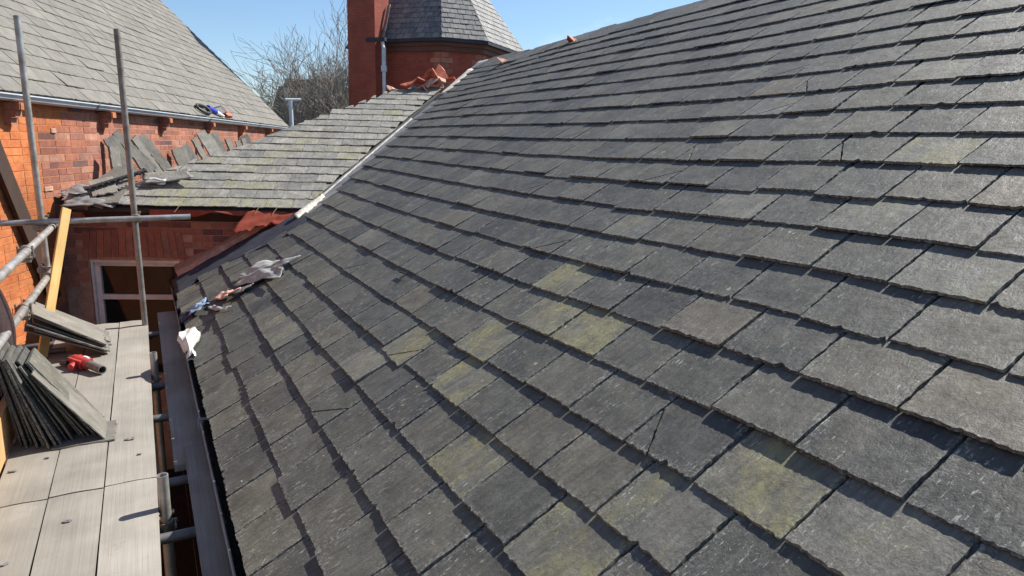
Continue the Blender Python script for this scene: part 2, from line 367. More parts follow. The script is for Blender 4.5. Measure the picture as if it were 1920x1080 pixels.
def basis_m(ex, ey, ez, o):
    return Matrix(((ex.x, ey.x, ez.x, o.x), (ex.y, ey.y, ez.y, o.y), (ex.z, ey.z, ez.z, o.z), (0, 0, 0, 1)))

def project_area(o, w, h):
    p = V(o); z = p.dot(fwd)
    if z < .3: return -1
    x = 960+1280*p.dot(r2)/z; y = 540-1280*p.dot(u2)/z
    if not (-60 < x < 1980 and -60 < y < 1140): return -1
    return w*h/(z*z)

def slate_field(part, O, ex, ey, ez, rows, g, L, t, w, gap, xl, xr, mat, nvar, seed, vfun=None, phase=None, special=None, limit=300, tilt_k=1.08,
                jag=.004, lift=.005, wj=.012, chip=.25, skip=None, nt=13, field_name='slate_field', base=.012, cracks=False, square=False, slips=False):
    """lay a roof slope course by course; whole slates share a few meshes, cut ones get their own"""
    rg = random.Random(seed)
    vari = []; tv = [t*rg.uniform(.7, 1.3) for _ in range(nvar)]
    for i in range(nvar):
        mb = MB(); slate_piece(mb, ((-.5*w+gap/2, 0), (.5*w-gap/2, 0), (.5*w-gap/2, L), (-.5*w+gap/2, L)), tv[i], rg, jag, chip, nt, crack=(0 if (not cracks or i % 15 != 7) else (1 if i % 2 else -1)))
        vari.append(mb)
    meshes = [mb.mesh('slate', mat) for mb in vari]
    todo = []
    tilt0 = t/g*tilt_k
    for k in range(rows):
        vk = (vfun or (lambda x, k: k*g))
        v0 = vk(0, k)
        a, b = xl(v0), xr(v0)
        ph = phase[k % len(phase)]*1.0 if phase else (0 if k % 2 else w/2)
        n0 = math.floor((a-ph)/w)-1
        x = n0*w+ph; js = {}
        i = n0
        while x < b+w:
            c0 = c1 if i > n0 else x+rg.uniform(-wj, wj)*.5; c1 = x+w+rg.uniform(-wj, wj)*.5
            xm = (x+w/2); i += 1; x += w
            v = vk(xm, k); a0, b0 = xl(v), xr(v)
            if c1 < a0+.04 or c0 > b0-.04: continue
            if skip and skip(xm, v, k): continue
            if c1 < a0+.05: continue
            cut = c0 < a0 or c1 > b0 or c0 < xl(v+(g if square else L*.5)) or c1 > xr(v+L*.5)
            dv = (vk(xm+.15, k)-vk(xm-.15, k))/.3
            yaw = math.atan(dv)+rg.gauss(0, .006)
            me0 = rg.randrange(nvar); bl = min(.008, max(0, rg.gauss(0, lift)))
            tl = ((t if cut else tv[me0])*tilt_k+bl)/g*rg.uniform(1.0, 1.04)
            roll = rg.gauss(0, .006)
            if slips and rg.random() < .05: v -= rg.uniform(.008, .028); yaw += rg.gauss(0, .02)
            up2 = (ey*math.cos(tl)-ez*math.sin(tl)).normalized(); nz2 = (ez*math.cos(tl)+ey*math.sin(tl)).normalized()
            Mx = basis_m(ex, up2, nz2, O+ex*xm+ey*(v+rg.gauss(0, .003))+ez*(base+bl)) @ Matrix.Rotation(yaw, 4, 'Z') @ Matrix.Rotation(roll, 4, 'Y')
            sp = special(xm, v, k, rg) if special else None
            if cut:
                LL = g*1.1 if square and c1 < b0-.02 else L
                q = ((max(c0, a0)-xm+gap/2, 0), (min(c1, b0)-xm-gap/2, 0), (min(c1, xr(v+LL))-xm-gap/2, LL), (max(c0, xl(v+LL))-xm+gap/2, LL))
                if q[1][0]-q[0][0] < .03: continue
                if q[2][0]-q[3][0] < .02: q = (q[0], q[1], (q[1][0], LL*.6), (q[1][0]-.03, LL*.6))
                me = None; data = q
            else:
                me = me0; data = (c1-c0)/w; Mx = Mx @ Matrix.Translation(((c0+c1)/2-xm, 0, 0)) @ Matrix.Scale(data, 4, X_)
            todo.append((project_area(O+ex*xm+ey*v, w, g), me, data, Mx, sp, rg.random(), rg.randrange(1 << 30)))
    todo.sort(key=lambda r: -r[0])
    rest = MB()
    vis = 0
    for i, (ar, me, data, Mx, sp, sr, sd) in enumerate(todo):
        if ar > 0 and vis < limit:
            vis += 1
            if me is None:
                mb = MB(); slate_piece(mb, data, t, random.Random(sd), jag, chip, nt); m = mb.mesh('slate', mat)
            else: m = meshes[me]
            o = link('slate', m, part, Mx)
            if sp: o.material_slots[0].link = 'OBJECT'; o.material_slots[0].material = sp
        else:
            if me is None: slate_piece(rest, data, t, random.Random(sd), jag, chip, 7, 0, Mx, sr)
            else:
                s = vari[me]; rest.add([Mx @ V(p) for p in s.v], s.f, 0, False, s.lc, sr)
    if rest.v:
        o = rest.build(field_name, mat, part); o['kind'] = 'stuff'
    return len(todo), vis

# ------------------------------------------------------------------ ground
mb = MB(); mb.add([(-600, -300, -Z0), (600, -300, -Z0), (600, 1200, -Z0), (-600, 1200, -Z0)], [(0, 1, 2, 3)])
tag(mb.build('ground', MAT['ground']), None, None, None, 'structure')

# ------------------------------------------------------------------ main slated roof (slopes up to the right)
SL = R_(30.0)
E0 = V((.227, 0, -1.52)); UPM = V((math.cos(SL), 0, math.sin(SL))); NM = V((-math.sin(SL), 0, math.cos(SL)))
CF = [2.8305, -0.1225, 0.1369, -0.0511, 0.1289, -0.1215, 0.1439, 0.0392, -0.039, -0.0793]
def vmain(u, k):
    u = min(9.0, max(u, .8+k/24*2.4)); uu = (u-4)/4; q = k/12
    b = [q, q*q, q**3, uu*q, uu*q*q, uu*q**3, uu*uu*q, uu*uu*q*q, uu**3*q, uu**3*q*q]
    return sum(x*y for x, y in zip(b, CF))
V0 = V((1.5424, 7.6001, -.7606)); V1 = V((4.7257, 10.5694, 1.0773))
def uval(v): return 7.60+(v-1.519)*.808        # valley line on this slope
def uend(v):                                   # where the slates stop
    return (7.10+.17*math.sin(v*4.0)+.10*(v < .3)) if v < 1.30 else uval(v)-.30+max(0, v-3.2)*.03
main = thing('slate_roofed_building', (2.5, 4, -Z0), 'large dark grey slate roof sloping up to the right with black eaves gutter', 'building')
# deck: a closed wedge under the slates
mb = MB()
us_ = [-3+i*.5 for i in range(0, 29)]
def ridge_v(u): return vmain(u, 24)
top, rid, eav, bk = [], [], [], []
for u in us_:
    rv = ridge_v(u)
    eav.append(E0+Y_*u+UPM*.03-NM*.035); p = E0+Y_*u+UPM*rv-NM*.035; rid.append(p)
    bk.append(V((p.x+5.0, u, p.z-2.9)))
n = len(us_)
vs = eav+rid+bk+[V((q.x, q.y, -2.1)) for q in eav]+[V((q.x, q.y, -2.1)) for q in bk]
fs = []
for i in range(n-1):
    if us_[i+1] <= 7.6: fs.append((i, n+i, n+i+1, i+1)[::-1])
    fs += [(n+i, 2*n+i, 2*n+i+1, n+i+1)[::-1]]
mb.add(vs, fs)
# far part is cut along the valley
va = [E0+Y_*7.5+UPM*.03-NM*.035, E0+Y_*7.5+UPM*ridge_v(7.5)-NM*.035]
poly = [E0+Y_*7.5+UPM*.03-NM*.035, E0+Y_*7.75+UPM*.03-NM*.035, V0-NM*.035, E0+Y_*uval(5.75)+UPM*5.75-NM*.035, E0+Y_*7.5+UPM*ridge_v(7.5)-NM*.035]
mb.add(poly, [tuple(range(4, -1, -1))])
roof_main = mb.build('roof', MAT['deck'], main)
mb = MB(); abox(mb, .42, .75, -3, 8.1, -Z0, -1.62)
mwall = mb.build('wall', MAT['far_roof'], main)
MOSS = [(2.634, 1.301), (3.1, 1.077), (2.221, 1.551), (2.526, 1.544), (2.694, 1.76), (1.967, .811), (1.12, 1.325), (1.654, 3.066), (2.494, 1.071), (1.363, .864)]
BROWN = [(1.75, 1.0), (1.1, 2.83)]
def sp_main(x, v, k, rg):
    u = -x
    for a, b in MOSS:
        if abs(u-a) < .1525 and v-.01 < b < v+.226: return MAT['slate_moss']
    for a, b in BROWN:
        if abs(u-a) < .152 and v-.02 < b < v+.225: return MAT['slate_brown']
    if rg.random() < .06: return MAT['slate_tint']
    if rg.random() < .02: return MAT['slate_brown']
    return None
PH = [.14, .01, .17, .03, .20, .05, .21, .08, .25, .11, .27, .14, .005, .155, .0, .15, .01, .16, .30, .14, .0, .15, .29, .13]
W = .305
PHX = [(-p) % W for p in PH]
print('main', slate_field(roof_main, E0, -Y_, UPM, NM, 24, .236, .50, .0100, W, .0065, lambda v: -uend(v), lambda v: 2.4, MAT['slate'], 34, 11,
      vfun=lambda x, k: vmain(-x, k), phase=PHX, special=sp_main, lift=.0045, wj=.016, jag=.0019, chip=.42, nt=26, cracks=True, slips=True))
# eaves gutter: black half-round under the slate tails
mb = MB()
R0 = .056; gc = V((.245, 0, -1.568)); nseg = 10
prof = [(gc.x+R0*math.cos(math.pi+math.pi*i/nseg), gc.z+R0*math.sin(math.pi+math.pi*i/nseg)) for i in range(nseg+1)]
prin = [(gc.x+(R0-.006)*math.cos(math.pi+math.pi*i/nseg), gc.z+(R0-.006)*math.sin(math.pi+math.pi*i/nseg)) for i in range(nseg+1)]
pp = prof+prin[::-1]
prism(mb, [V((x, -2.5, z)) for x, z in pp], (0, 10.3, 0))
gut = mb.build('gutter', MAT['pvc_black'], main)
mb = MB(); tube(mb, (gc.x-R0, -2.5, gc.z+.004), (gc.x-R0, 7.8, gc.z+.004), .0055, 8); mb.build('gutter_lip', MAT['pvc_lip'], gut)
for yb in (1.9, 3.95, 5.9):
    mb = MB(); abox(mb, gc.x-R0-.014, gc.x-R0+.012, yb-.022, yb+.022, gc.z-.03, gc.z+.014); abox(mb, gc.x-R0-.01, gc.x+.03, yb-.012, yb+.012, gc.z+.012, gc.z+.02)
    mb.build('gutter_bracket', MAT['pvc_lip'], gut)
# valley lead between the two roofs
def valley_pt(v, off, hgt):      # off: metres towards the main slope along the course
    p = E0+UPM*v+Y_*(uval(v)-off)+NM*hgt
    return p
mb = MB()
def vl(a, b):
    v = 1.40+a*4.35; off = -.01+b*(.44-.05*a); return valley_pt(v, off, -.014+.006*vnoise(a*20, b*5, 2))
sheet(mb, vl, 40, 6, .004)
lead_v = mb.build('lead_valley', MAT['lead_pale'], main)
# lime mortar fillet dressing the valley edge
mb = MB()
def fil(a, b):
    v = 1.42+a*2.2; ang = math.pi*b; w_ = .032+.010*vnoise(a*16, 1, 3)
    return valley_pt(v, .06-w_*math.cos(ang)*.7, -.01+.026*math.sin(ang)+.004*vnoise(a*40, b*9, 5))
sheet(mb, fil, 50, 5, .006); mb.build('valley_fillet', MAT['lead_pale'], main)
mb = MB()
def fil2(a, b):
    v = 1.36+a*.42; ang = math.pi*b; w_ = .13*(1-.5*a)+.02*vnoise(a*16, 1, 3)
    return valley_pt(v, .10-w_*math.cos(ang)*.8, -.01+.06*math.sin(ang)*(1-.5*a)+.012*vnoise(a*14, b*5, 5))
sheet(mb, fil2, 14, 7, .008); tag(mb.build('mortar_lump', MAT['mortar_pale'], main), 'pale crumbling mortar at the foot of the valley')
mb = MB()
def fil3(a, b):
    v = 4.35+a*.95; return valley_pt(v, .08+b*.26, .012+.012*math.sin(b*math.pi)+.004*vnoise(a*9, b*4, 6))
sheet(mb, fil3, 12, 5, .006); tag(mb.build('valley_fillet', MAT['mortar_pale'], main), 'pale bright lead at the head of the valley')
# lead apron against the back wall
mb = MB()
def apron(a, b):
    v = -.02+a*1.5; u0 = uend(max(0, min(v, 1.29)))-.10; u1 = 7.90-.14*v
    return E0+UPM*v+Y_*(u0+(u1-u0)*b)+NM*(.012+.012*vnoise(a*7, b*3, 4)+.03*max(0, b-.7))
sheet(mb, apron, 26, 8, .004)
mb.build('lead_apron', MAT['lead'], main)
mb = MB()
def kerb(a, b):
    v = .06+a*1.36; u0 = 7.86-.14*v; u1 = 8.46-.36*v; u1 = max(u1, u0+.05)
    return E0+UPM*v+Y_*(u0+(u1-u0)*b)+NM*((.06 if b > 0 else -.05)+.012*vnoise(a*9, b*3, 7))
sheet(mb, kerb, 22, 5, .01, 0, False); mb.build('raking_kerb', MAT['mortar'], main)

# ------------------------------------------------------------------ small roof with its back wall and window
A2 = R_(24); ED = V((math.cos(A2), -math.sin(A2), 0)); UH = V((math.sin(A2), math.cos(A2), 0))
US = V((.36971, .83038, .41688)).normalized(); NS = V((-.16956, -.38084, .90896)).normalized()
small = thing('lower_wing', (0.5, 9.5, -Z0), 'lower wing with pale lichened slate roof above a shaded window', 'building')
SIL = [(-2.30, -.02), (-2.02, .20), (-1.78, .75), (-1.42, 1.14), (-1.12, 1.42), (-.61, 2.10), (.06, 2.83), (.63, 3.56), (.70, 3.72)]
def uL(v):
    for (a, b), (c, d) in zip(SIL, SIL[1:]):
        if v <= d: return a+(c-a)*(v-b)/(d-b) if v > b else a
    return SIL[-1][0]
def S3(u, v, h=0): return V0+ED*u+US*v+NS*h
mb = MB()
pts = [(0, 0)]+[(uL(0), 0)]+SIL[2:-1]+[(1.36, 3.62)]
prism(mb, [S3(a, b, -.03) for a, b in pts][::-1], NS*-.05)
# hidden slope falling behind the silhouette towards the hall wall
B2 = R_(22); DH = V((math.sin(B2), math.cos(B2), 0)); NH = V((math.cos(B2), -math.sin(B2), 0)); PH0 = V((-.95, 8.5, 0))
back = []
for a, b in SIL[1:-1]:
    p = S3(a, b, -.032); dist = (p-PH0).dot(NH); q = p-NH*(dist-.02); q.z = min(p.z-.04, -.80+.055*(q.y-8.6)); back.append((p, q))
vs = [p for p, q in back]+[q for p, q in back]; m_ = len(back)
mb.add(vs, [(i, i+1, m_+i+1, m_+i) for i in range(m_-1)])
roof_small = mb.build('roof', MAT['deck'], small)
def sp_small(x, v, k, rg):
    if k == 0 and -.95 < x < -.2: return MAT['slate_green']
    if rg.random() < (.16 if k < 9 else .04): return MAT['slate_green']
    return None
print('small', slate_field(roof_small, V0+NS*0, ED, US, NS, 18, .2, .40, .008, .292, .004, uL, lambda v: .375*v-.02, MAT['slate_pale'], 22, 23,
      special=sp_small, limit=300, lift=.003, jag=.003, wj=.03, base=.006, square=True))
# back wall
W0 = V0+UH*.15
def B3(s, z, off=0): p = W0+ED*s-UH*off; return V((p.x, p.y, z))
wx0, wx1, wz0, wz1 = -2.385, -1.425, -2.7, -1.375
mb = MB()
def wallpiece(mb, f3, s0, s1, z0, z1, th, mi=0):
    prism(mb, [f3(s0, z0), f3(s1, z0), f3(s1, z1), f3(s0, z1)], UH*th if f3 is B3 else -NH*th, mi)
wallpiece(mb, B3, -3.3, wx0, -Z0, -.86, .3); wallpiece(mb, B3, wx1, .25, -Z0, -.86, .3)
wallpiece(mb, B3, wx0, wx1, wz1, -.86, .3); wallpiece(mb, B3, wx0, wx1, -Z0, wz0, .3)
wall_b = mb.build('wall', MAT['mortar'], small)
bm_ = {}
def brick_mesh(w, h, d, key):
    if key not in bm_:
        r = random.Random(hash(key) & 0xffff); mb = MB(); box(mb, (0, 0, 0), X_, Y_, Z_, w/2, d/2, h/2, 0, True); bm_[key] = mb.mesh('brick', MAT['brick_red'])
    return bm_[key]
def brick_at(part, f3, ax, nrm, s, z, w, h, mat, proud=.006, rot=0):
    c = f3(s, z, proud-.045)
    M = basis_m(ax, -nrm, Z_, c) @ Matrix.Rotation(rot, 4, 'Y')
    o = link('brick', brick_mesh(w, h, .09, (round(w, 3), round(h, 3))), part, M)
    if mat is not MAT['brick_red']: o.material_slots[0].link = 'OBJECT'; o.material_slots[0].material = mat
    return o
rb = random.Random(5)
row = 0; z = -.90
while z > -2.0:
    s = -2.95+(.1125 if row % 2 else 0)
    while s < .1:
        w = .215 if (row % 4) else .1025
        step = w+.010
        sc = s+w/2
        inwin = (wx0-.05 < sc < wx1+.05 and z < wz1+.04) or (wx0-.06-.02 < sc < wx1+.08 and wz1-.02 < z < -1.06)
        under = z < -1.60+.577*max(0, (sc+1.49)*.91)-.10      # hidden below the big roof
        if not inwin and not under:
            brick_at(wall_b, B3, ED, -UH, sc, z, w, .065, MAT['brick_dark'] if rb.random() < .1 else MAT['brick_red'], .006+rb.uniform(-.002, .003))
        s += step
    z -= .075; row += 1
ns = 14
for i in range(ns):                          # soldier arch over the window, slightly fanned
    s = wx0-.05+(i+.5)*(wx1-wx0+.12)/ns
    brick_at(wall_b, B3, ED, -UH, s, -1.215+.03*(1-((i-6.5)/7)**2), .066, .30, MAT['brick_red'], .010, -((i-6.5)/7)*.13)
# window
win = thing_part = None
mb = MB()
def wbar(mb, s0, s1, z0, z1, o0, o1): prism(mb, [B3(s0, z0, o0), B3(s1, z0, o0), B3(s1, z1, o0), B3(s0, z1, o0)], UH*(o0-o1))
wbar(mb, wx0+.002, wx0+.028, wz0, wz1-.02, -.02, -.12); wbar(mb, wx0+.028, wx0+.085, wz0, wz1-.03, -.05, -.12)
wbar(mb, wx1-.05, wx1-.002, wz0, wz1-.03, -.05, -.12); wbar(mb, wx0+.085, wx1-.05, wz1-.075, wz1-.03, -.05, -.12)
wbar(mb, wx0+.085, wx1-.05, -1.83, -1.775, -.045, -.12); wbar(mb, wx0+.002, wx1-.002, wz1-.03, wz1-.002, -.01, -.12)
wfr = mb.build('window', MAT['frame_paint'], small)
for z0, z1 in ((-1.775, wz1-.075), (wz0, -1.83)):
    mb = MB(); wbar(mb, wx0+.085, wx1-.05, z0, z1, -.085, -.095); mb.build('pane', MAT['glass_dark'], wfr)
for i in range(6):
    s = wx0+.16+i*.125; mb = MB(); tube(mb, B3(s, wz0, -.105), B3(s, wz1-.075, -.105), .006, 6); mb.build('window_bar', MAT['lead'], wfr)
# eaves board, red membrane under the slates
mb = MB(); wallpiece(mb, lambda s, z: B3(s, z, .10), -2.35, -.12, -.90, -.80, .02); mb.build('eaves_board', MAT['brown_dark'], small) if False else None
mb = MB()
prism(mb, [B3(-2.35, -.93, .012), B3(-.15, -.93, .012), B3(-.15, -.845, .10), B3(-2.35, -.845, .10)], UH*.02); mb.build('soffit_board', MAT['brown_dark'], small)
mb = MB()
def memb(a, b):
    s = -1.62+a*1.42; p = S3(s, -.03, -.02)
    return p+V((0, 0, -b*(.055+.03*math.sin(a*9)+.012*math.sin(a*23))))-UH*(.02*b+.018*b*math.sin(a*14))
sheet(mb, memb, 44, 5, .003); o = mb.build('roofing_membrane', MAT['membrane'], small)
mb = MB()
def memb2(a, b):
    s = -.60+a*.50-b*.10; p = S3(s, -.03, -.02)
    ln = (.30-.10*a+.03*math.sin(a*7)+.02*math.sin(a*23)+.012*math.sin(a*41))*b
    return p+V((0, 0, -ln*.62+.006*math.sin(a*13+b*3)+.004*math.sin(b*11+a*5)))-UH*(ln*.75+.005*math.sin(a*6))
sheet(mb, memb2, 36, 12, .003); tag(mb.build('roofing_membrane', MAT['membrane'], small), 'torn red flap hanging below the eaves')
for s in (-1.3, -.47, -.28):
    mb = MB(); a = S3(s, .02, .03); tube(mb, a, a+ED*-.05-US*.10-NS*.05, .003, 6); mb.build('string', MAT['rope'], small)

# ------------------------------------------------------------------ brick hall on the left
hall = thing('brick_hall', (-3, 9, -Z0), 'orange brick hall with buff slate roof and grey gutter', 'building')
def H3(s, z, off=0): p = PH0+DH*s+NH*off; return V((p.x, p.y, z))
S_END = 11.75
mb = MB(); wallpiece(mb, H3, -8, 1.2, -Z0, .30, .3)
wall_h = mb.build('wall', MAT['mortar_orange'], hall)
mb = MB(); wallpiece(mb, lambda s, z: H3(s, z, .001), 1.2, S_END-.1, -Z0, .30, .3); wall_h2 = mb.build('wall', MAT['mortar'], hall)
OB = [(.86, .2), (.72, .104), (.49, .031), (.32, -.038), (.13, -.093), (.12, -.298), (.22, -.521), (.25, -.861), (.25, -2.)]
def orange_limit(z):
    for (a, b), (c, d) in zip(OB, OB[1:]):
        if z >= d: return a+(c-a)*(b-z)/(b-d) if b-d else a
    return .25
far = MB(); nb = 0; row = 0; z = .245
far_i = MB()
while z > -2.3:
    s = -1.6+(.157 if row % 2 else 0); i = 0
    while s < S_END-.3:
        w = .305 if rb.random() < .85 else .15
        sc = s+w/2; s += w+.010
        if z < -.80 and sc > .9: break
        if z < -.62 and sc > 3: break
        orange = sc < orange_limit(z)+rb.uniform(-.08, .08)
        mat = MAT['brick_orange'] if orange else (MAT['brick_dark'] if rb.random() < (.22 if sc < .95 and not orange else .07) else MAT['brick_red'])
        pr = .003+rb.uniform(-.001, .0025)
        if -1.0 < sc < 3.6 and nb < 330:
            brick_at(wall_h, H3, DH, NH, sc, z, w, .066, mat, pr); nb += 1
        else:
            box(far, H3(sc, z, pr-.045), DH, NH, Z_, w/2, .045, .033, 0 if mat is MAT['brick_orange'] else 1, True, rb.random())
    z -= .0755; row += 1
o = far.build('brickwork', [MAT['brick_orange'], MAT['brick_red']], wall_h); o['kind'] = 'stuff'
print('hall bricks', nb)
# pale cement patches where the toothing was cut
for (s, z, w, h) in ((.42, .0, .10, .05), (.20, -.60, .16, .05)):
    mb = MB()
    sheet(mb, lambda a, b: H3(s-w/2+w*a+.006*vnoise(a*6, b*7, s), z-h/2+h*b+.006*vnoise(a*5, b*4, z), .006+.003*vnoise(a*9, b*8, 1)), 6, 6, .012)
    mb.build('cement_patch', MAT['mortar'], wall_h)
def zg(s): return .332-.0072*(s+.69)         # gutter fall
# corbels under the gutter
for s in (-.35, 1.53, 3.37, 5.40, 7.50, 9.8):
    cb_ = MB(); zt = zg(s)-.075
    for k in range(3):
        h = .07; prism(cb_, [H3(s-.055, zt-h*(k+1)+.003, .001), H3(s+.055, zt-h*(k+1)+.003, .001), H3(s+.055, zt-h*k, .001), H3(s-.055, zt-h*k, .001)], NH*(.15-.045*k))
    cb = cb_.build('corbel', MAT['brick_red'], hall)
    mb = MB(); prism(mb, [H3(s-.045, zt-.066, .152), H3(s+.045, zt-.066, .152), H3(s+.045, zt-.006, .152), H3(s-.045, zt-.006, .152)], NH*.008); mb.build('corbel_block', MAT['brick_orange'], cb)
# gutter: box section with a moulded face, following the fall
mb = MB()
sec = [(.02, -.065), (.10, -.065), (.135, -.05), (.15, -.02), (.165, -.012), (.165, .0), (.155, .0), (.145, -.01), (.09, -.05), (.02, -.05)]
def loft(mb, sec, sA, sB, mi=0):
    a = [H3(sA, zg(sA)+z, o) for o, z in sec]; b = [H3(sB, zg(sB)+z, o) for o, z in sec]; n = len(sec)
    mb.add(a+b, [(i, (i+1) % n, n+(i+1) % n, n+i) for i in range(n)]+[tuple(range(n-1, -1, -1)), tuple(range(n, 2*n))], mi)
loft(mb, sec, -7, S_END)
gut_h = mb.build('gutter', MAT['gutter_grey'], hall)
mb = MB(); loft(mb, [(.03, .0), (.10, .0), (.10, .028), (.03, .028)], -7, S_END-.02); mb.build('fascia', MAT['lead_pale'], hall)
for s in (1.15, 5.2, 8.6):
    mb = MB(); loft(mb, [(.10, -.07), (.137, -.055), (.154, -.025), (.170, -.017), (.170, .004), (.155, .004), (.15, -.012), (.13, -.045)], s, s+.05); mb.build('gutter_joint', MAT['lead_pale'], gut_h)
# roof
DG = (DH+V((0, 0, -.0072))).normalized()
EYH = (-NH+Z_).normalized(); NRH = DG.cross(EYH).normalized()
OH = H3(0, zg(0)+.012, .14)
mb = MB()
prism(mb, [OH+DG*-7-NRH*.03, OH+DG*(S_END)-NRH*.03, OH+DG*(S_END)+EYH*6.4-NRH*.03, OH+DG*-7+EYH*6.4-NRH*.03], NRH*-.08)
roof_h = mb.build('roof', MAT['deck'], hall)
print('hall', slate_field(roof_h, OH, DG, EYH, NRH, 28, .212, .44, .008, .40, .004, lambda v: -2.6, lambda v: S_END+.02, MAT['slate_left'], 20, 31,
      lift=.003, jag=.0025, wj=.03, chip=.15, nt=9, base=.008))
mb = MB(); box(mb, OH+DG*-1+EYH*6.4, DG, EYH, NRH, 6, .12, .05); mb.build('ridge', MAT['lead_pale'], roof_h)
mb = MB(); prism(mb, [OH+DG*(S_END-.35)-NH*.1-Z_*.15, OH+DG*(S_END-.35)-NH*4.5+Z_*4.2, OH+DG*(S_END-.35)-NH*4.5-Z_*9, OH+DG*(S_END-.35)-NH*.1-Z_*9], DG*.2); mb.build('gable', MAT['far_brick'], hall)

# ------------------------------------------------------------------ tower with chimney
tower = thing('turret', (8.9, 21.8, -Z0), 'red brick turret with steep slate spire and tall chimney stack', 'building')
TP = [(6.03, 21.14), (7.82, 19.0), (9.23, 18.88), (11.68, 20.94), (11.80, 22.35), (9.94, 24.57), (8.52, 24.70), (6.07, 22.64)]
TE = 2.85; AP = V((8.9, 21.8, 6.5))
tcx, tcy = 8.9, 21.8
def inset(p, d): v = V((tcx-p[0], tcy-p[1])); v = v.normalized()*d; return (p[0]+v.x, p[1]+v.y)
TW = [inset(p, .30) for p in TP]
mb = MB(); n = len(TW)
for i in range(n):
    a, b = TW[i], TW[(i+1) % n]; w = math.hypot(b[0]-a[0], b[1]-a[1])
    mb.add([(*a, -Z0), (*b, -Z0), (*b, TE-.02), (*a, TE-.02)], [(0, 1, 2, 3)], 0, False, [(0, -Z0, 0), (w, -Z0, 0), (w, TE, 0), (0, TE, 0)])
twall = mb.build('wall', MAT['tower_brick'], tower)
def ring(mb, d0, d1, z0, z1, mi=0):
    a = [inset(p, d0) for p in TP]; b = [inset(p, d1) for p in TP]
    vs = [(*p, z0) for p in a]+[(*p, z1) for p in a]+[(*p, z0) for p in b]+[(*p, z1) for p in b]
    fs = []
    for i in range(n):
        j = (i+1) % n; fs += [(i, j, n+j, n+i), (2*n+j, 2*n+i, 3*n+i, 3*n+j), (n+i, n+j, 3*n+j, 3*n+i), (j, i, 2*n+i, 2*n+j)]
    mb.add(vs, fs, mi)
mb = MB(); ring(mb, .20, .34, TE-.30, TE-.16); ring(mb, .12, .34, TE-.16, TE-.06); mb.build('cornice', MAT['far_brick'], tower)
mb = MB(); ring(mb, -.02, .16, TE-.058, TE+.02); tg = mb.build('gutter', MAT['lead'], tower)
# quoin strips at the corners
for i in (1, 2):
    a = V((*TW[i], 0)); dl = (V((*TW[i-1], 0))-a).normalized(); dr = (V((*TW[(i+1) % n], 0))-a).normalized()
    for k in range(14):
        ln = .34 if k % 2 else .22
        for dd in (dl, dr):
            nn = V((dd.y, -dd.x, 0)); nn = nn if nn.dot(a-V((tcx, tcy, 0))) > 0 else -nn
            mb = MB(); box(mb, a+dd*(ln/2+.003)+nn*.006+Z_*(TE-.40-k*.152), dd, nn, Z_, ln/2, .012, .071, 0, True); mb.build('quoin', MAT['brick_red'], twall)
# spire deck and slates
mb = MB(); RE = [V((*p, TE+.022)) for p in TP]
mb.add(RE+[AP], [(i, (i+1) % n, n) for i in range(n)]+[tuple(range(n-1, -1, -1))])
troof = mb.build('roof', MAT['deck'], tower)
lim = {7: 40, 0: 120, 1: 110, 2: 110}
for i in (0, 1, 2):
    a, b = RE[i], RE[(i+1) % n]; ex = (b-a).normalized(); wdt = (b-a).length
    h0 = a+ex*((AP-a).dot(ex)); ey = (AP-h0); Lf = ey.length; ey.normalize(); ez = ex.cross(ey).normalized()
    if ez.dot(V((tcx, tcy, TE))-a) > 0: ez = -ez
    xa = (AP-a).dot(ex)
    lit = i
    slate_field(troof, a+ez*.012, ex, ey, ez, int(Lf/.2)-3, .2, .32, .012, .235, .008, (lambda v, xa=xa, Lf=Lf: xa*v/Lf), (lambda v, xa=xa, Lf=Lf, wdt=wdt: wdt+(xa-wdt)*v/Lf),
                MAT['slate_tower'], 8, 50+i, limit=lim[i], jag=.003, lift=.004, wj=.03, nt=5, base=.004, chip=0)
mb = MB()
for i in (1, 2): tube(mb, RE[i]+Z_*.015, AP+Z_*.015, .016, 6)
mb.build('hip_roll', MAT['far_roof'], troof)
# chimney
LV = V((.643, -.766, 0)); RV = V((.766, .643, 0)); K = V((6.24, 20.17, 0))
mb = MB()
def cbox(mb, p, dl, dr, z0, z1, wl, wr):
    a = p; b = p-dl*wl; c = b+dr*wr; d = p+dr*wr
    q = [a, b, c, d]; ln = [wl, wr, wl, wr]
    for i in range(4):
        s, e = q[i], q[(i+1) % 4]
        mb.add([V((s.x, s.y, z0)), V((e.x, e.y, z0)), V((e.x, e.y, z1)), V((s.x, s.y, z1))], [(0, 1, 2, 3)], 0, False, [(0, z0, 0), (ln[i], z0, 0), (ln[i], z1, 0), (0, z1, 0)])
    mb.add([V((p_.x, p_.y, z1)) for p_ in q], [(0, 1, 2, 3)])
cbox(mb, K, LV, RV, -Z0, 6.8, .93, .75)
ch = mb.build('chimney', MAT['tower_brick'], tower)
mb = MB(); cbox(mb, K+LV*.06-RV*.06, LV, RV, 6.8, 7.05, 1.05, .87); mb.build('chimney_cap', MAT['far_brick'], ch)
mb = MB(); sheet(mb, lambda a, b: K+RV*(.30+.35*a)+LV*(.03+.10*b)+Z_*(TE+.05+a*.95+b*.02), 8, 3, .012); mb.build('flashing', MAT['lead_pale'], ch)
# downpipe
mb = MB(); dp = V((6.42, 19.93, 0))
tube(mb, dp+Z_*2.55, dp+V((.05, .25, 2.75)), .055, 10); tube(mb, dp+Z_*2.05, dp+Z_*2.56, .06, 10); tube(mb, dp+Z_*1.92, dp+Z_*2.08, .085, 10)
tube(mb, dp+Z_*-8, dp+Z_*1.95, .05, 10); mb.build('downpipe', MAT['gutter_grey'], tower)
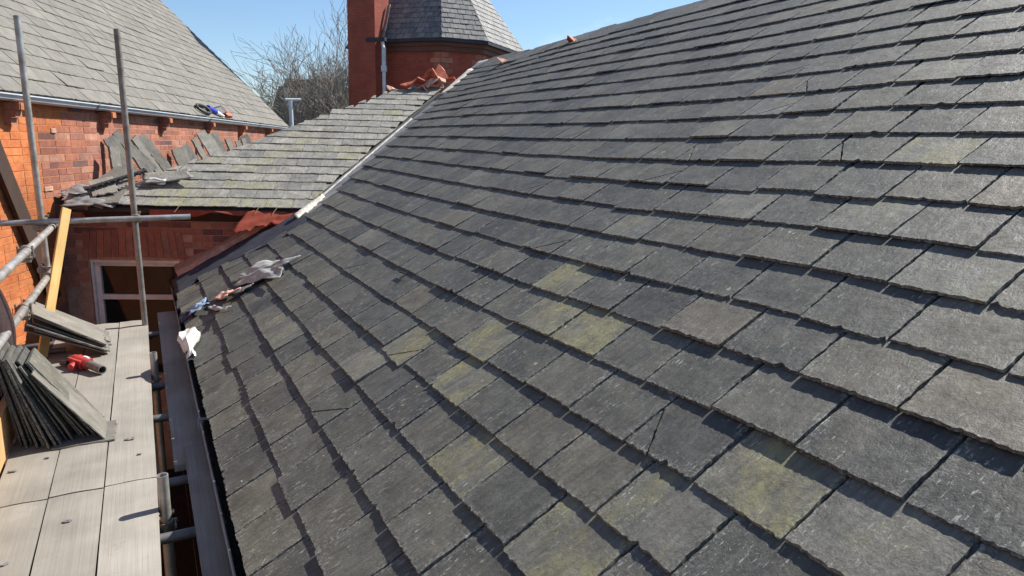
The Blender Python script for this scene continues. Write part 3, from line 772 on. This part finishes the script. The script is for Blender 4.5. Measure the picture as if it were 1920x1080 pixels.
# a length of gutter carried in front of the chimney to the pipe
mb = MB(); a = K+V((.12, -.14, TE-.04)); box(mb, a-LV*.15, LV, RV, Z_, .32, .06, .05); mb.build('gutter_end', MAT['lead'], tower)

# ------------------------------------------------------------------ scaffold
SZ = -1.681
def part(fn, name, mat, parent):
    mb = MB(); fn(mb); return mb.build(name, mat, parent)
scaf = thing('scaffold', (-.4, 5, -Z0), 'galvanised tube scaffold with guard rails beside the slate roof', 'scaffold')
TR = .0242
part(lambda m: tube(m, (-.722, 6.72, -Z0), (-.75, 6.73, .86), TR, 16, hollow=.004), 'upright_pole', MAT['galv'], scaf)
part(lambda m: tube(m, (-.019, 6.735, -Z0), (-.085, 6.76, .83), TR, 16, hollow=.004), 'upright_pole', MAT['galv_mid'], scaf)
part(lambda m: tube(m, (-.022, 3.25, -Z0), (-.018, 3.25, SZ+.165), TR, 18, hollow=.004), 'upright_pole', MAT['galv'], scaf)
part(lambda m: tube(m, (-.022, 5.28, -Z0), (-.02, 5.28, SZ+.16), TR, 16, hollow=.004), 'upright_pole', MAT['galv'], scaf)
part(lambda m: tube(m, (-.79, 4.66, -Z0), (-.815, 4.65, .55), TR, 16, hollow=.004), 'upright_pole', MAT['galv'], scaf)
part(lambda m: tube(m, (-1.35, 6.69, -.735), (.36, 6.69, -.715), TR, 16, hollow=.004), 'guard_rail', MAT['galv'], scaf)
part(lambda m: tube(m, (-.665, 6.85, -.765), (-.735, 2.4, -.765), TR, 16, hollow=.004), 'guard_rail', MAT['galv'], scaf)
part(lambda m: tube(m, (-.700, 6.85, -1.125), (-.775, 2.4, -1.125), TR, 16, hollow=.004), 'guard_rail', MAT['galv'], scaf)
part(lambda m: tube(m, (-.80, -1.5, SZ-.115), (-.72, 7.0, SZ-.115), TR, 14, hollow=.004), 'ledger', MAT['galv_dull'], scaf)
part(lambda m: tube(m, (-.075, -1.5, SZ-.115), (-.075, 7.0, SZ-.115), TR, 14, hollow=.004), 'ledger', MAT['galv_dull'], scaf)
for y in (6.62, 5.18, 4.55, 3.62, 3.08, 1.9, .6):
    part(lambda m: tube(m, (-1.05, y, SZ-.064), (.40, y+.02, SZ-.064), TR, 14, hollow=.004), 'transom', MAT['galv_dull'], scaf)
part(lambda m: tube(m, (-1.2, 6.10, SZ+.02), (-.62, 6.10, SZ+.02), TR*.9, 12, hollow=.004), 'transom', MAT['galv_dull'], scaf)
def coupler(p, d1, d2):
    mb = MB(); p = V(p); d1 = V(d1).normalized(); d2 = V(d2).normalized(); n_ = d1.cross(d2).normalized()
    tube(mb, p-d1*.026, p+d1*.026, .034, 14); tube(mb, p-d2*.026+n_*.045, p+d2*.026+n_*.045, .034, 14)
    box(mb, p+n_*.022, d1, d2, n_, .022, .022, .022)
    for sgn in (-1, 1):
        q = p+d2*.040*sgn; tube(mb, q-n_*.03, q+n_*.035, .007, 8); tube(mb, q+n_*.028, q+n_*.042, .0125, 6)
        q = p+n_*.045+d1*.040*sgn; tube(mb, q-d2*.03, q+d2*.04, .007, 8); tube(mb, q+d2*.026, q+d2*.04, .0125, 6)
    mb.build('coupler', MAT['coupler'], scaf)
coupler((-.735, 6.72, -.765), Z_, Y_); coupler((-.735, 6.71, -1.125), Z_, Y_); coupler((-.735, 6.72, -.725), Z_, X_)
coupler((-.065, 6.72, -.715), Z_, X_); coupler((-.700, 5.35, -.765), Y_, X_); coupler((-.735, 5.25, -1.125), Y_, X_); coupler((-.79, 4.66, -1.125), Z_, Y_)
coupler((-.71, 6.35, -1.125), Y_, X_); coupler((-.022, 3.25, SZ-.09), Z_, X_); coupler((-.022, 5.28, SZ-.09), Z_, X_); coupler((-.05, 6.73, SZ-.10), Z_, Y_)

def board(x0, x1, y0, y1, z0, mat, label, th=.038, clip=True):
    mb = MB(); rg = random.Random(int((x0+9)*1000+y0*77))
    nx, ny = 5, 26
    def fn(a, b):
        x = x0+(x1-x0)*a; y = y0+(y1-y0)*b
        return (x+.0015*vnoise(y*2, a, x0), y+(.004*vnoise(a*7, 3, y0) if b in (0, 1) else 0), z0-th/2+.0012*vnoise(x*9, y*1.5, x0*5)+.002*math.cos((a-.5)*5))
    N0 = len(mb.v); sheet(mb, fn, nx, ny, th, 0, False)
    mb.lc = [(p[0], p[1], p[2]) for p in mb.v]
    o = mb.build('scaffold_board', mat); tag(o, label, 'board', 'scaffold boards'); 
    return o
gp = .004
board(-.723, -.498-gp, 3.575, 6.55, SZ, MAT['board'], 'far left scaffold board carrying the stacks of slates')
board(-.498+gp, -.272-gp, 3.585, 6.92, SZ+.001, MAT['board'], 'middle far scaffold board with the red tool lying on it')
board(-.272+gp, -.047, 3.600, 6.95, SZ-.001, MAT['board'], 'far scaffold board along the open gap, ending below the window')
board(-.725, -.498-gp, -.9, 3.567, SZ-.001, MAT['board'], 'near left scaffold board beside the upright toe board')
board(-.498+gp, -.272-gp, -.8, 3.575, SZ, MAT['board'], 'near middle scaffold board in front of the fanned slates')
board(-.272+gp, -.047, -.9, 3.588, SZ+.001, MAT['board'], 'near scaffold board beside the short steel pole stub')
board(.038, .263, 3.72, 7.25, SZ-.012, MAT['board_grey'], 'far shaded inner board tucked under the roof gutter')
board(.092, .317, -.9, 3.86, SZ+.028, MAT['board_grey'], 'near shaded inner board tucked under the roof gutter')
for x in (-.52, -.29, -.06, .17):  # boards added under the platform so that the gap reads as dark
    o = board(x, x+.225, -.5, 8.0, SZ-2.0, MAT['board_gap_shade'], 'added near-black board that keeps the gap below the platform dark'); o['group'] = 'added boards darkening the gap'
mb = MB(); box(mb, (-.752, 3.35, SZ+.115), Y_, X_, Z_, 1.32, .019, .112, 0, True); tag(mb.build('toe_board', MAT['toe']), 'pine toe board on edge at the left side of the platform', 'board')
# pine batten leaning on the rail
mb = MB(); a = V((-.765, 6.02, SZ+.004)); b = V((-.555, 6.60, -.615)); ax = (b-a).normalized(); sx = X_*.8-Y_*-.6; sx = sx-ax*sx.dot(ax); sx.normalize()
box(mb, (a+b)/2, ax, sx, ax.cross(sx), (b-a).length/2, .033, .012, 0, True)
mb.lc = [(p[1], p[0], p[2]) for p in mb.lc]
tag(mb.build('pine_batten', MAT['pine']), 'bright yellow pine batten leaning against the guard rail', 'timber')
# thin dark brown strip slanting across the hall wall
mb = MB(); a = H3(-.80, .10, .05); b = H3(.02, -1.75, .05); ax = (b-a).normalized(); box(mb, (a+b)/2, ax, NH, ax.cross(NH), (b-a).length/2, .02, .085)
tag(mb.build('slanting_strip', MAT['brown_dark']), 'dark brown strip slanting down across the orange brick wall', 'board')

# ------------------------------------------------------------------ stacked slates on the platform
def loose_slate(name, M, w, l, t, seed, label, group, mat=None, jag=.004, chip=.3):
    mb = MB(); slate_piece(mb, ((-w/2, 0), (w/2, 0), (w/2, l), (-w/2, l)), t, random.Random(seed), jag, chip)
    o = link(name, mb.mesh(name, mat or MAT['slate']), None, M)
    return tag(o, label, 'slate', group)
rs = random.Random(3)
N1 = 16
for i in range(N1):
    f = i/(N1-1)
    xb = -.285-.40*f+rs.uniform(-.006, .006)
    th = R_(35-27*f)+rs.uniform(-.02, .02)
    ey = V((-math.sin(th), 0, math.cos(th))); ex = V((.03*rs.uniform(-1, 1), 1, 0)).normalized(); ex = (ex-ey*ex.dot(ey)).normalized(); ez = ex.cross(ey).normalized()
    L_ = .52+rs.uniform(-.06, .04); w_ = .28+rs.uniform(-.02, .02)
    o = V((xb, 4.22+w_/2+rs.uniform(-.06, .05), SZ+.004+.0*f))
    lab = 'dark slate standing in the near fanned stack on the scaffold' if i else 'outermost slate of the near fanned stack, its pale face to the sun'
    loose_slate('stacked_slate', basis_m(ex, ey, ez, o), w_, L_, rs.uniform(.006, .013), 100+i, lab, 'slates in the near fanned stack', MAT['slate_left'] if i == 0 else MAT['slate'])
M = basis_m(Y_, -X_, Z_, V((-.24, 4.30, SZ+.003)))
loose_slate('stacked_slate', M, .30, .30, .008, 171, 'slate lying flat under the foot of the fanned stack', 'slates in the near fanned stack', MAT['slate_left'])
N2 = 9
for i in range(N2):
    f = i/(N2-1)
    th = R_(64-8*f)+rs.uniform(-.04, .04)
    ey = V((-math.sin(th), -.10+rs.uniform(-.06, .06), math.cos(th))).normalized(); ex = (Y_-ey*Y_.dot(ey)).normalized(); ez = ex.cross(ey).normalized()
    o = V((-.33-.03*f+rs.uniform(-.015, .015), 6.02+.05*rs.uniform(-1, 1)+.28*(i % 3 == 0), SZ+.006+i*.011))
    loose_slate('stacked_slate', basis_m(ex, ey, ez, o), .28, .56+rs.uniform(-.05, .05), .010, 200+i, 'grey slate in the low leaning stack beyond the pine batten', 'slates in the far low stack', MAT['slate_left'])

# ------------------------------------------------------------------ small things on the platform
tool = thing('power_tool', (-.48, 5.62, SZ), 'red and black hand tool with grey nozzle lying on the boards', 'tool')
c = V((-.48, 5.62, SZ)); dx = V((.50, -.86, 0)).normalized(); sx = V((.86, .50, 0))
part(lambda m: (tube(m, c+dx*-.10+Z_*.05, c+dx*.10+Z_*.05, .036, 14), tube(m, c+dx*-.02+sx*.02+Z_*.05, c+dx*.02-sx*.09+Z_*.035, .026, 12), box(m, c-dx*.02+Z_*.045, dx, sx, Z_, .085, .045, .030)), 'housing', MAT['red_plastic'], tool)
part(lambda m: (tube(m, c+dx*.09+Z_*.05, c+dx*.27+Z_*.042, .030, 16, hollow=.006)), 'nozzle', MAT['tool_grey'], tool)
part(lambda m: (tube(m, c-dx*.09+Z_*.05+sx*.01, c-dx*.19+Z_*.04+sx*.01, .024, 12), tube(m, c-dx*.09-sx*.05+Z_*.035, c-dx*.17-sx*.06+Z_*.03, .018, 10)), 'handle', MAT['black'], tool)
part(lambda m: box(m, c+dx*.03+sx*.02+Z_*.083, dx, sx, Z_, .03, .008, .006), 'trigger', MAT['white'], tool)

def blob_sheet(name, mat, origin, ex, ey, ez, w, l, amp, seed, label, cat, nu=16, nv=16, th=.002, curl=0.0, base=.01, edge=.06):
    mb = MB(); nu = int(nu*1.5); nv = int(nv*1.5); q = seed*1.37
    def fn(a, b):
        aa = a-.5; bb = b-.5; r = max(abs(aa), abs(bb))*2; an = math.atan2(bb, aa)
        k = 1+edge*(.7*math.sin(an*2+q)+.5*math.sin(an*5-q*2)+.3*math.sin(an*11+q))*r
        x = aa*w*k; y = bb*l*k
        fold = abs(math.sin(a*5.3+b*3.1+q))**.7*.45+abs(math.sin(a*2.1-b*5.7+q*2))**.7*.35+.25*vnoise(a*9, b*8, seed)
        h = base+amp*max(0, fold)*(.35+.65*(1-r*r))+curl*(max(0, a-.4)**2)*2
        return V(origin)+V(ex)*x+V(ey)*y+V(ez)*h
    sheet(mb, fn, nu, nv, th, 0, True); o = mb.build(name, mat); tag(o, label, cat); return o
def Mn(u, v, h=0): return E0+Y_*u+UPM*v+NM*h
RT = .025
blob_sheet('crumpled_sheet', MAT['plastic_sheet'], Mn(5.95, .74, RT), (-Y_+UPM*.45).normalized(), (UPM+Y_*.45).normalized(), NM, .80, .28, .055, 3, 'crumpled grey sheet lying on the roof near the wall', 'sheet', 24, 14, .002, .03, .012, .35)
blob_sheet('clay_shard', MAT['terracotta_pale'], Mn(5.92, .40, RT), (-Y_+UPM*.2).normalized(), (UPM+Y_*.2).normalized(), NM, .34, .13, .03, 5, 'small curled reddish scrap beside the crumpled grey sheet', 'scrap', 12, 8, .006, .06, .01, .3)
blob_sheet('blue_wrapper', MAT['blue'], Mn(6.05, .15, RT), (-Y_+UPM*.1).normalized(), (UPM+Y_*.1).normalized(), NM, .28, .17, .05, 6, 'crushed pale blue wrapper lying near the roof eave', 'wrapper', 12, 10, .002, .04, .012, .3)
blob_sheet('lead_scrap', MAT['lead'], Mn(6.15, .03, RT-.01), -Y_, UPM, NM, .34, .10, .02, 8, 'dark lead scrap hanging over the eave below the blue wrapper', 'scrap', 10, 6, .004, 0, .008, .2)
blob_sheet('slate_flake', MAT['lead_pale'], Mn(5.80, .53, RT), (-Y_+UPM*.5).normalized(), (UPM+Y_*.5).normalized(), NM, .16, .10, .012, 9, 'small pale flat flake below the crumpled grey sheet', 'flake', 8, 6, .005, .02, .012, .3)
blob_sheet('plastic_strip', MAT['plastic_sheet'], Mn(5.66, .30, RT), (-Y_+UPM*.25).normalized(), (UPM+Y_*.25).normalized(), NM, .46, .05, .025, 10, 'thin curled pale strip lying between the eave and the crumpled sheet', 'strip', 14, 4, .003, .05, .012, .2)
# white bag over the gutter edge
mb = MB()
def bagf(a, b):
    ang = a*2*math.pi; prof = [.02, .055, .075, .08, .07, .045, .022, .018, .028, .03][min(9, int(b*9.99))]
    r = prof*(.86+.24*math.sin(ang*3+b*5)+.16*math.sin(ang*5-b*9))
    p = E0+Y_*(5.50-b*.62)+UPM*(.03-.02*b)+NM*(.075-.02*b)
    return p+UPM*(r*math.cos(ang)*1.05)+NM*(r*math.sin(ang)*.7)
sheet(mb, bagf, 13, 14, .0015, 0, False); tag(mb.build('white_bag', MAT['white_bag']), 'small knotted white plastic bag caught on the gutter edge', 'bag')
# two hooked bits of black wire / slate hooks on the slope
for i, (u, v, lab) in enumerate(((3.95, 1.37, 'black bent tie lying on the slates below the valley'),)):
    mb = MB(); p = Mn(u, v, .032); tube(mb, p, p+Y_*.10+UPM*-.01, .006, 6); tube(mb, p, p-UPM*.05-Y_*.01, .005, 6); tag(mb.build('bent_tie', MAT['black']), lab, 'tie')
for i, (x, y) in enumerate(((-.545, 4.05), (-.68, 3.95), (-.165, 4.13), (-.12, 3.90), (-.40, 3.3), (-.60, 3.05))):
    mb = MB(); rr = .010+.006*(i % 3); p = V((x, y, SZ+.003))
    prism(mb, [p+V((math.cos(k*1.05+i)*rr*(1+.4*((k+i) % 2)), math.sin(k*1.05+i)*rr*.7, 0)) for k in range(6)], Z_*.005)
    tag(mb.build('slate_chip', MAT['slate_tower']), 'small dark slate chip lying on the scaffold boards', 'chip', 'slate chips on the boards')
# jacket hung on the near upright
mb = MB()
def jac(a, b):
    ang = a*2*math.pi; zz = -.80-b*.82
    prof = .05+.075*math.sin(min(1, b*1.6)*math.pi/2)+.02*math.sin(b*5)
    if b > .97: prof *= .55
    r = prof*(1+.16*math.sin(ang*5+b*3)+.10*math.sin(ang*9-b*2))
    return (-.815+r*math.cos(ang)*.8-.03*b, 4.62+r*math.sin(ang)*1.2, zz)
sheet(mb, jac, 40, 18, .006); tag(mb.build('jacket', MAT['jacket']), 'dark maroon jacket hung on the scaffold pole at the left edge', 'jacket')

# ------------------------------------------------------------------ slates and lead beside the hall wall
LS = [(1.30, -.22, .20, .36, .25, 0), (1.62, -.07, .30, .46, -.20, 1), (1.90, .03, .20, .46, -.36, 0), (2.12, .0, .20, .48, -.42, 1), (2.40, -.03, .24, .50, -.42, 0), (2.80, .01, .24, .52, -.40, 1), (3.70, -.25, .34, .34, -.1, 0), (4.25, -.16, .22, .40, -.3, 1), (4.62, -.06, .26, .48, -.35, 0),
      (4.98, .06, .24, .54, -.2, 1), (5.35, .02, .22, .50, -.28, 0), (5.70, .03, .24, .50, -.2, 1), (6.25, -.10, .22, .42, -.1, 0), (6.70, -.14, .2, .38, .1, 1), (7.1, -.10, .2, .36, .12, 0), (7.55, 0.0, .3, .45, -.2, 0)]
ordn = ['first', 'second', 'third', 'fourth', 'fifth', 'sixth', 'seventh', 'eighth', 'ninth', 'tenth', 'eleventh', 'twelfth', 'thirteenth', 'fourteenth', 'fifteenth', 'sixteenth']
for i, (s, zt, w_, l_, rot, pale) in enumerate(LS):
    lean = R_(16+rs.uniform(-3, 5))
    ey = (Z_*math.cos(lean)-NH*math.sin(lean)); ex = (DH*.85+NH*(.25, .75, .5, .95)[i % 4]).normalized(); ex = (ex-ey*ex.dot(ey)).normalized(); ez = ex.cross(ey).normalized()
    if ez.dot(NH) < 0: ex = -ex; ez = -ez
    Rm = Matrix.Rotation(-rot, 4, 'Z')
    zt += .06
    o = H3(s, zt-l_*1.15, .12+(l_*1.15)*math.tan(lean))
    loose_slate('leaning_slate', basis_m(ex, ey, ez, o) @ Rm, w_*(.55+.2*(i % 3 == 0)), l_*1.15, .03, 300+i, ordn[i]+' slate from the scaffold in the row leaning against the hall wall', 'slates leaning along the hall wall', MAT['slate_pale'] if pale else MAT['slate_left'], .010, .6)
# crumpled lead at the near corner of the small roof
blob_sheet('lead_flashing', MAT['lead_pale'], S3(-2.36, .16, .03), ED, US, NS, .42, .34, .035, 12, 'crumpled grey lead flashing at the corner of the lower roof', 'flashing', 22, 16, .004, -.05, .0, .25)
blob_sheet('lead_flashing', MAT['lead_pale'], S3(-2.20, .02, .03), ED, US, NS, .50, .18, .03, 14, 'pale folded lead strip hanging over the lower eave corner', 'flashing', 18, 8, .004, -.04, .0, .3)
blob_sheet('lead_flashing', MAT['lead_pale'], H3(.55, -.66, .16), DH, NH, Z_, .5, .26, .05, 16, 'bent lead sheet tucked against the brick wall corner', 'flashing', 14, 10, .004, -.05, 0, .3)
for i, (u, v, rot, h, lab) in enumerate(((-2.12, .14, .5, .05, 'flat slate lying askew on the lower roof corner next to the lead'), (-2.22, .40, -.3, .06, 'flat slate lying on the lower roof corner close to the brick wall'),
                                         (-1.98, .36, .9, .045, 'turned slate lying under the black toothed strip'), (-2.05, -.02, .15, .03, 'broken slate overhanging the lower eave corner'))):
    loose_slate('loose_slate', basis_m(ED, US, NS, S3(u, v, h)) @ Matrix.Rotation(rot, 4, 'Z') @ Matrix.Rotation(.08-.05*i, 4, 'X'), .24, .34, .012, 700+i, lab, 'loose slates on the lower roof corner', (MAT['slate_pale'], MAT['slate_left'])[i % 2], .006, .8)
mb = MB(); a = S3(-2.33, .16, .10); b = S3(-1.86, .62, .10); ax = (b-a).normalized(); box(mb, (a+b)/2, ax, NS.cross(ax), NS, (b-a).length/2, .022, .012)
for i in range(9):
    p = a+(b-a)*((i+.7)/10); box(mb, p-NS.cross(ax)*.03, ax, NS.cross(ax), NS, .012, .014, .010)
tag(mb.build('toothed_strip', MAT['black']), 'black toothed strip lying across the crumpled lead', 'strip')
o = blob_sheet('loose_slate', MAT['slate_pale'], S3(-1.62, .56, .035), (ED+US*.25).normalized(), (US-ED*.25).normalized(), NS, .50, .24, .012, 21, 'loose slipped slate tilted on the lower roof', 'slate', 10, 8, .010, .05, .02, .12)
mb = MB()
sheet(mb, lambda a, b: S3(-1.80+a*.20, .44+b*.08+.02*math.sin(a*6), .03+.045*math.sin(b*3.1)), 8, 6, .004); tag(mb.build('lead_scrap', MAT['white']), 'white scrap showing under the slipped slate', 'scrap')
# bits in the hall gutter
def RH(s, v, h): return OH+DG*s+EYH*v+NRH*h
mb = MB()
for k in range(16):
    a0, a1 = 2*math.pi*k/16, 2*math.pi*(k+1)/16
    tube(mb, RH(5.12+.28*math.cos(a0), .14+.10*math.sin(a0), .05), RH(5.12+.28*math.cos(a1), .14+.10*math.sin(a1), .05), .024, 6)
tag(mb.build('black_loop', MAT['black']), 'black looped strap lying in the hall gutter', 'strap')
tb = thing('sealant_tube', RH(5.62, .1, .03), 'blue and white sealant tube lying in the hall gutter', 'tube')
mb = MB(); tube(mb, RH(5.45, .19, .05), RH(5.68, .10, .05), .05, 12); mb.build('tube_body', MAT['blue_deep'], tb)
mb = MB(); tube(mb, RH(5.68, .10, .05), RH(5.95, .02, .05), .045, 12, r2=.02); mb.build('tube_end', MAT['white'], tb)
bx_ = thing('brown_box', RH(6.25, .1, .03), 'brown and black open box lying in the hall gutter', 'box')
mb = MB(); prism(mb, [RH(6.15, .02, .03), RH(6.48, .02, .03), RH(6.48, .20, .03), RH(6.15, .20, .03)], NRH*.05); mb.build('box_body', MAT['terracotta'], bx_)
mb = MB(); sheet(mb, lambda a, b: RH(5.80+.36*a, .06+.17*b, .02+.10*a), 5, 5, .008); mb.build('lid', MAT['black'], bx_)
# vent pipe
vp = thing('vent_pipe', (3.75, 19.6, -Z0), 'thin grey vent pipe with T-shaped top by the hall gable', 'pipe')
part(lambda m: tube(m, (3.72, 19.6, -4), (3.70, 19.6, .97), .055, 12), 'pipe', MAT['gutter_grey'], vp)
part(lambda m: tube(m, (3.56, 19.58, .98), (3.98, 19.62, 1.0), .035, 10), 'cross_bar', MAT['gutter_grey'], vp)

# ------------------------------------------------------------------ broken ridge tiles on top of the lower roof
RUB = [(.62, 3.60, .16, .6, 1), (.86, 3.66, .20, 1.2, 0), (1.00, 3.70, .26, .3, 0), (1.10, 3.66, .20, 2.0, 1), (1.18, 3.78, .24, 1.0, 1), (1.30, 3.74, .22, .2, 1), (1.22, 3.86, .26, 2.4, 0), (1.42, 3.90, .27, .8, 0), (1.36, 3.84, .2, 1.7, 1), (1.50, 4.06, .26, 2.9, 0), (1.05, 3.84, .2, 3.4, 0), (1.20, 4.02, .22, 4.0, 1)]
rq = random.Random(77)
def shard(o, s, rot, tilt, seed, mat, label, group=None):
    """angular piece of a broken half-round ridge tile"""
    r_ = random.Random(seed); m = 7; R3 = Matrix.Rotation(rot, 3, 'Z') @ Matrix.Rotation(tilt, 3, 'X')
    out = [V((math.cos(2*math.pi*k/m+r_.uniform(-.3, .3))*s*r_.uniform(.35, .62), math.sin(2*math.pi*k/m)*s*r_.uniform(.3, .55), 0)) for k in range(m)]
    bend = lambda p: V((p.x, p.y, -1.6*p.x*p.x/s))
    mb = MB(); c0 = V((0, 0, .0)); top = [o+R3 @ (bend(p)+Z_*.02) for p in out]+[o+R3 @ (c0+Z_*.02)]
    bot = [o+R3 @ (bend(p)) for p in out]+[o+R3 @ c0]
    fs = [(k, (k+1) % m, m) for k in range(m)]+[(m+1+(k+1) % m, m+1+k, 2*m+1) for k in range(m)]+[((k+1) % m, k, m+1+k, m+1+(k+1) % m) for k in range(m)]
    mb.add(top+bot, fs); return tag(mb.build('ridge_tile_shard', mat), label, 'tile shard', group)
place = ['lying lowest, next to the slates', 'standing beside the downpipe end of the heap', 'wide and flat in the middle of the heap', 'wedged under the middle of the heap', 'tilted up against the valley', 'small, near the valley lead', 'largest, standing upright on top', 'leaning next to the upright piece', 'thin, between two red pieces', 'topmost, close to the main roof', 'half hidden behind the heap', 'resting on the back of the heap']
for i, (u, v, s, rot, pale) in enumerate(RUB):
    big = i in (6, 7)
    shard(S3(u, v, .03+.05*(i % 3)+(.10 if big else 0)), s*1.05, rot, (1.1 if big else rq.uniform(-.7, .7)), 500+i, MAT['terracotta_pale'] if pale else MAT['terracotta'],
          ('pale broken' if pale else 'red broken')+' ridge tile shard '+place[i], 'broken ridge tiles on the crest')
for i, (u, v, lab) in enumerate(((9.25, 5.30, 'lone pinkish tile shard on the main ridge nearest the heap'), (7.95, 5.66, 'red tile end on the main ridge against the sky'))):
    shard(E0+Y_*u+UPM*v+NM*.05, .24 if i == 0 else .15, .4+i, .3, 560+i, MAT['terracotta_pale'] if i == 0 else MAT['terracotta'], lab)

# ------------------------------------------------------------------ far houses and bare trees
def house(x, y, w, d, ze, zr, label, chims, rot=0.0):
    h = thing('terraced_house', (x, y, -Z0), label, 'house', 'far houses beyond the trees')
    c, s = math.cos(rot), math.sin(rot)
    def P(a, b, z): return V((x+a*c-b*s, y+a*s+b*c, z))
    mb = MB(); prism(mb, [P(-w/2, 0, -Z0), P(w/2, 0, -Z0), P(w/2, d, -Z0), P(-w/2, d, -Z0)][::-1], (0, 0, ze+Z0)); wl_ = mb.build('wall', MAT['far_brick'], h)
    mb = MB(); prism(mb, [P(-w/2-.2, -.4, ze), P(-w/2-.2, d+.4, ze), P(-w/2-.2, d/2, zr)], P(w/2+.2, 0, 0)-P(-w/2-.2, 0, 0)); rf = mb.build('roof', MAT['far_roof'], h)
    for k in range(int(w/2.4)):
        a = -w/2+1.2+k*2.4
        for zz in (ze-2.0, ze-5):
            mb = MB(); prism(mb, [P(a-.45, -.03, zz-.7), P(a+.45, -.03, zz-.7), P(a+.45, -.03, zz+.7), P(a-.45, -.03, zz+.7)], P(0, .02, 0)-P(0, 0, 0)); mb.build('window', MAT['glass_dark'], h)
    for a, cw, ht, np_ in chims:
        mb = MB(); q = P(a, d/2, 0); box(mb, (q.x, q.y, zr+ht/2-.5), V((c, s, 0)), V((-s, c, 0)), Z_, cw/2, .35, ht/2+.5); cc = mb.build('chimney', MAT['far_brick'], rf)
        for k in range(np_):
            p = P(a-cw/2+cw*(k+.5)/np_, d/2, zr+ht); mb = MB(); tube(mb, p, p+Z_*.42, .12, 8, r2=.10); mb.build('chimney_pot', MAT['pot'], rf)
    return h
house(17.0, 66, 8.5, 8, 1.2, 4.7, 'far terraced house with a small two-pot chimney behind bare trees', [(-2.9, 1.7, .7, 2)], .12)
house(23.3, 80, 9.0, 8, 1.5, 5.3, 'far terraced house with a wide many-pot chimney beside the turret', [(-3.4, 3.4, 1.3, 6)], .12)

def bare_tree(base, height, seed, label, spread=1.0, trunk_r=.28):
    rg = random.Random(seed); tr = thing('bare_tree', base, label, 'tree', 'leafless trees')
    tk, cr = MB(), MB()
    b = V(base)
    def grow(mb, p, d, ln, r, lev):
        if lev > 6 or r < .004: return
        n = 3 if lev < 3 else 2; q = p; rr = r
        for i in range(n):
            d = (d+V((rg.gauss(0, .2), rg.gauss(0, .2), rg.gauss(.03, .12)))).normalized(); q2 = q+d*ln/n; r2_ = max(.0125, rr*.88)
            tube(mb, q, q2, max(.0125, rr), 5 if lev < 3 else 3, r2=r2_); q = q2; rr = r2_
            if lev >= 1 and i < n-1 or lev == 0 and i == n-1:
                for _ in range(2 if lev < 4 else 1):
                    a = rg.uniform(0, 6.283); pa, pb = frame(d); ang = rg.uniform(.5, .95)*spread
                    nd = (d*math.cos(ang)+(pa*math.cos(a)+pb*math.sin(a))*math.sin(ang)+Z_*.12).normalized()
                    grow(cr, q, nd, ln*rg.uniform(.55, .78), rr*.62, lev+1)
        for _ in range(2 if lev < 5 else 1):
            a = rg.uniform(0, 6.283); pa, pb = frame(d); ang = rg.uniform(.2, .55)*spread
            nd = (d*math.cos(ang)+(pa*math.cos(a)+pb*math.sin(a))*math.sin(ang)+Z_*.08).normalized()
            grow(cr, q, nd, ln*rg.uniform(.62, .82), rr*.72, lev+1)
    grow(tk, b, Z_, height*.36, trunk_r, 0)
    tk.build('trunk', MAT['bark'], tr); cr.build('crown', MAT['bark'], tr)
    print('tree tris', len(cr.f))
bare_tree((8.9, 46, -Z0), 15.6, 4, 'bare tree to the left of the turret, rising from behind the hall gable', 1.05, .26)
bare_tree((11.7, 45, -Z0), 17.4, 9, 'taller bare tree close against the turret chimney', 1.05, .30)
bare_tree((10.4, 40, -Z0), 7.6, 15, 'low bushy bare tree in front of the far houses', 1.15, .18)

# ------------------------------------------------------------------ lift everything to its height above the ground
for o in list(scene.objects):
    if o.parent is None: o.location.z += Z0
bpy.context.view_layer.update()
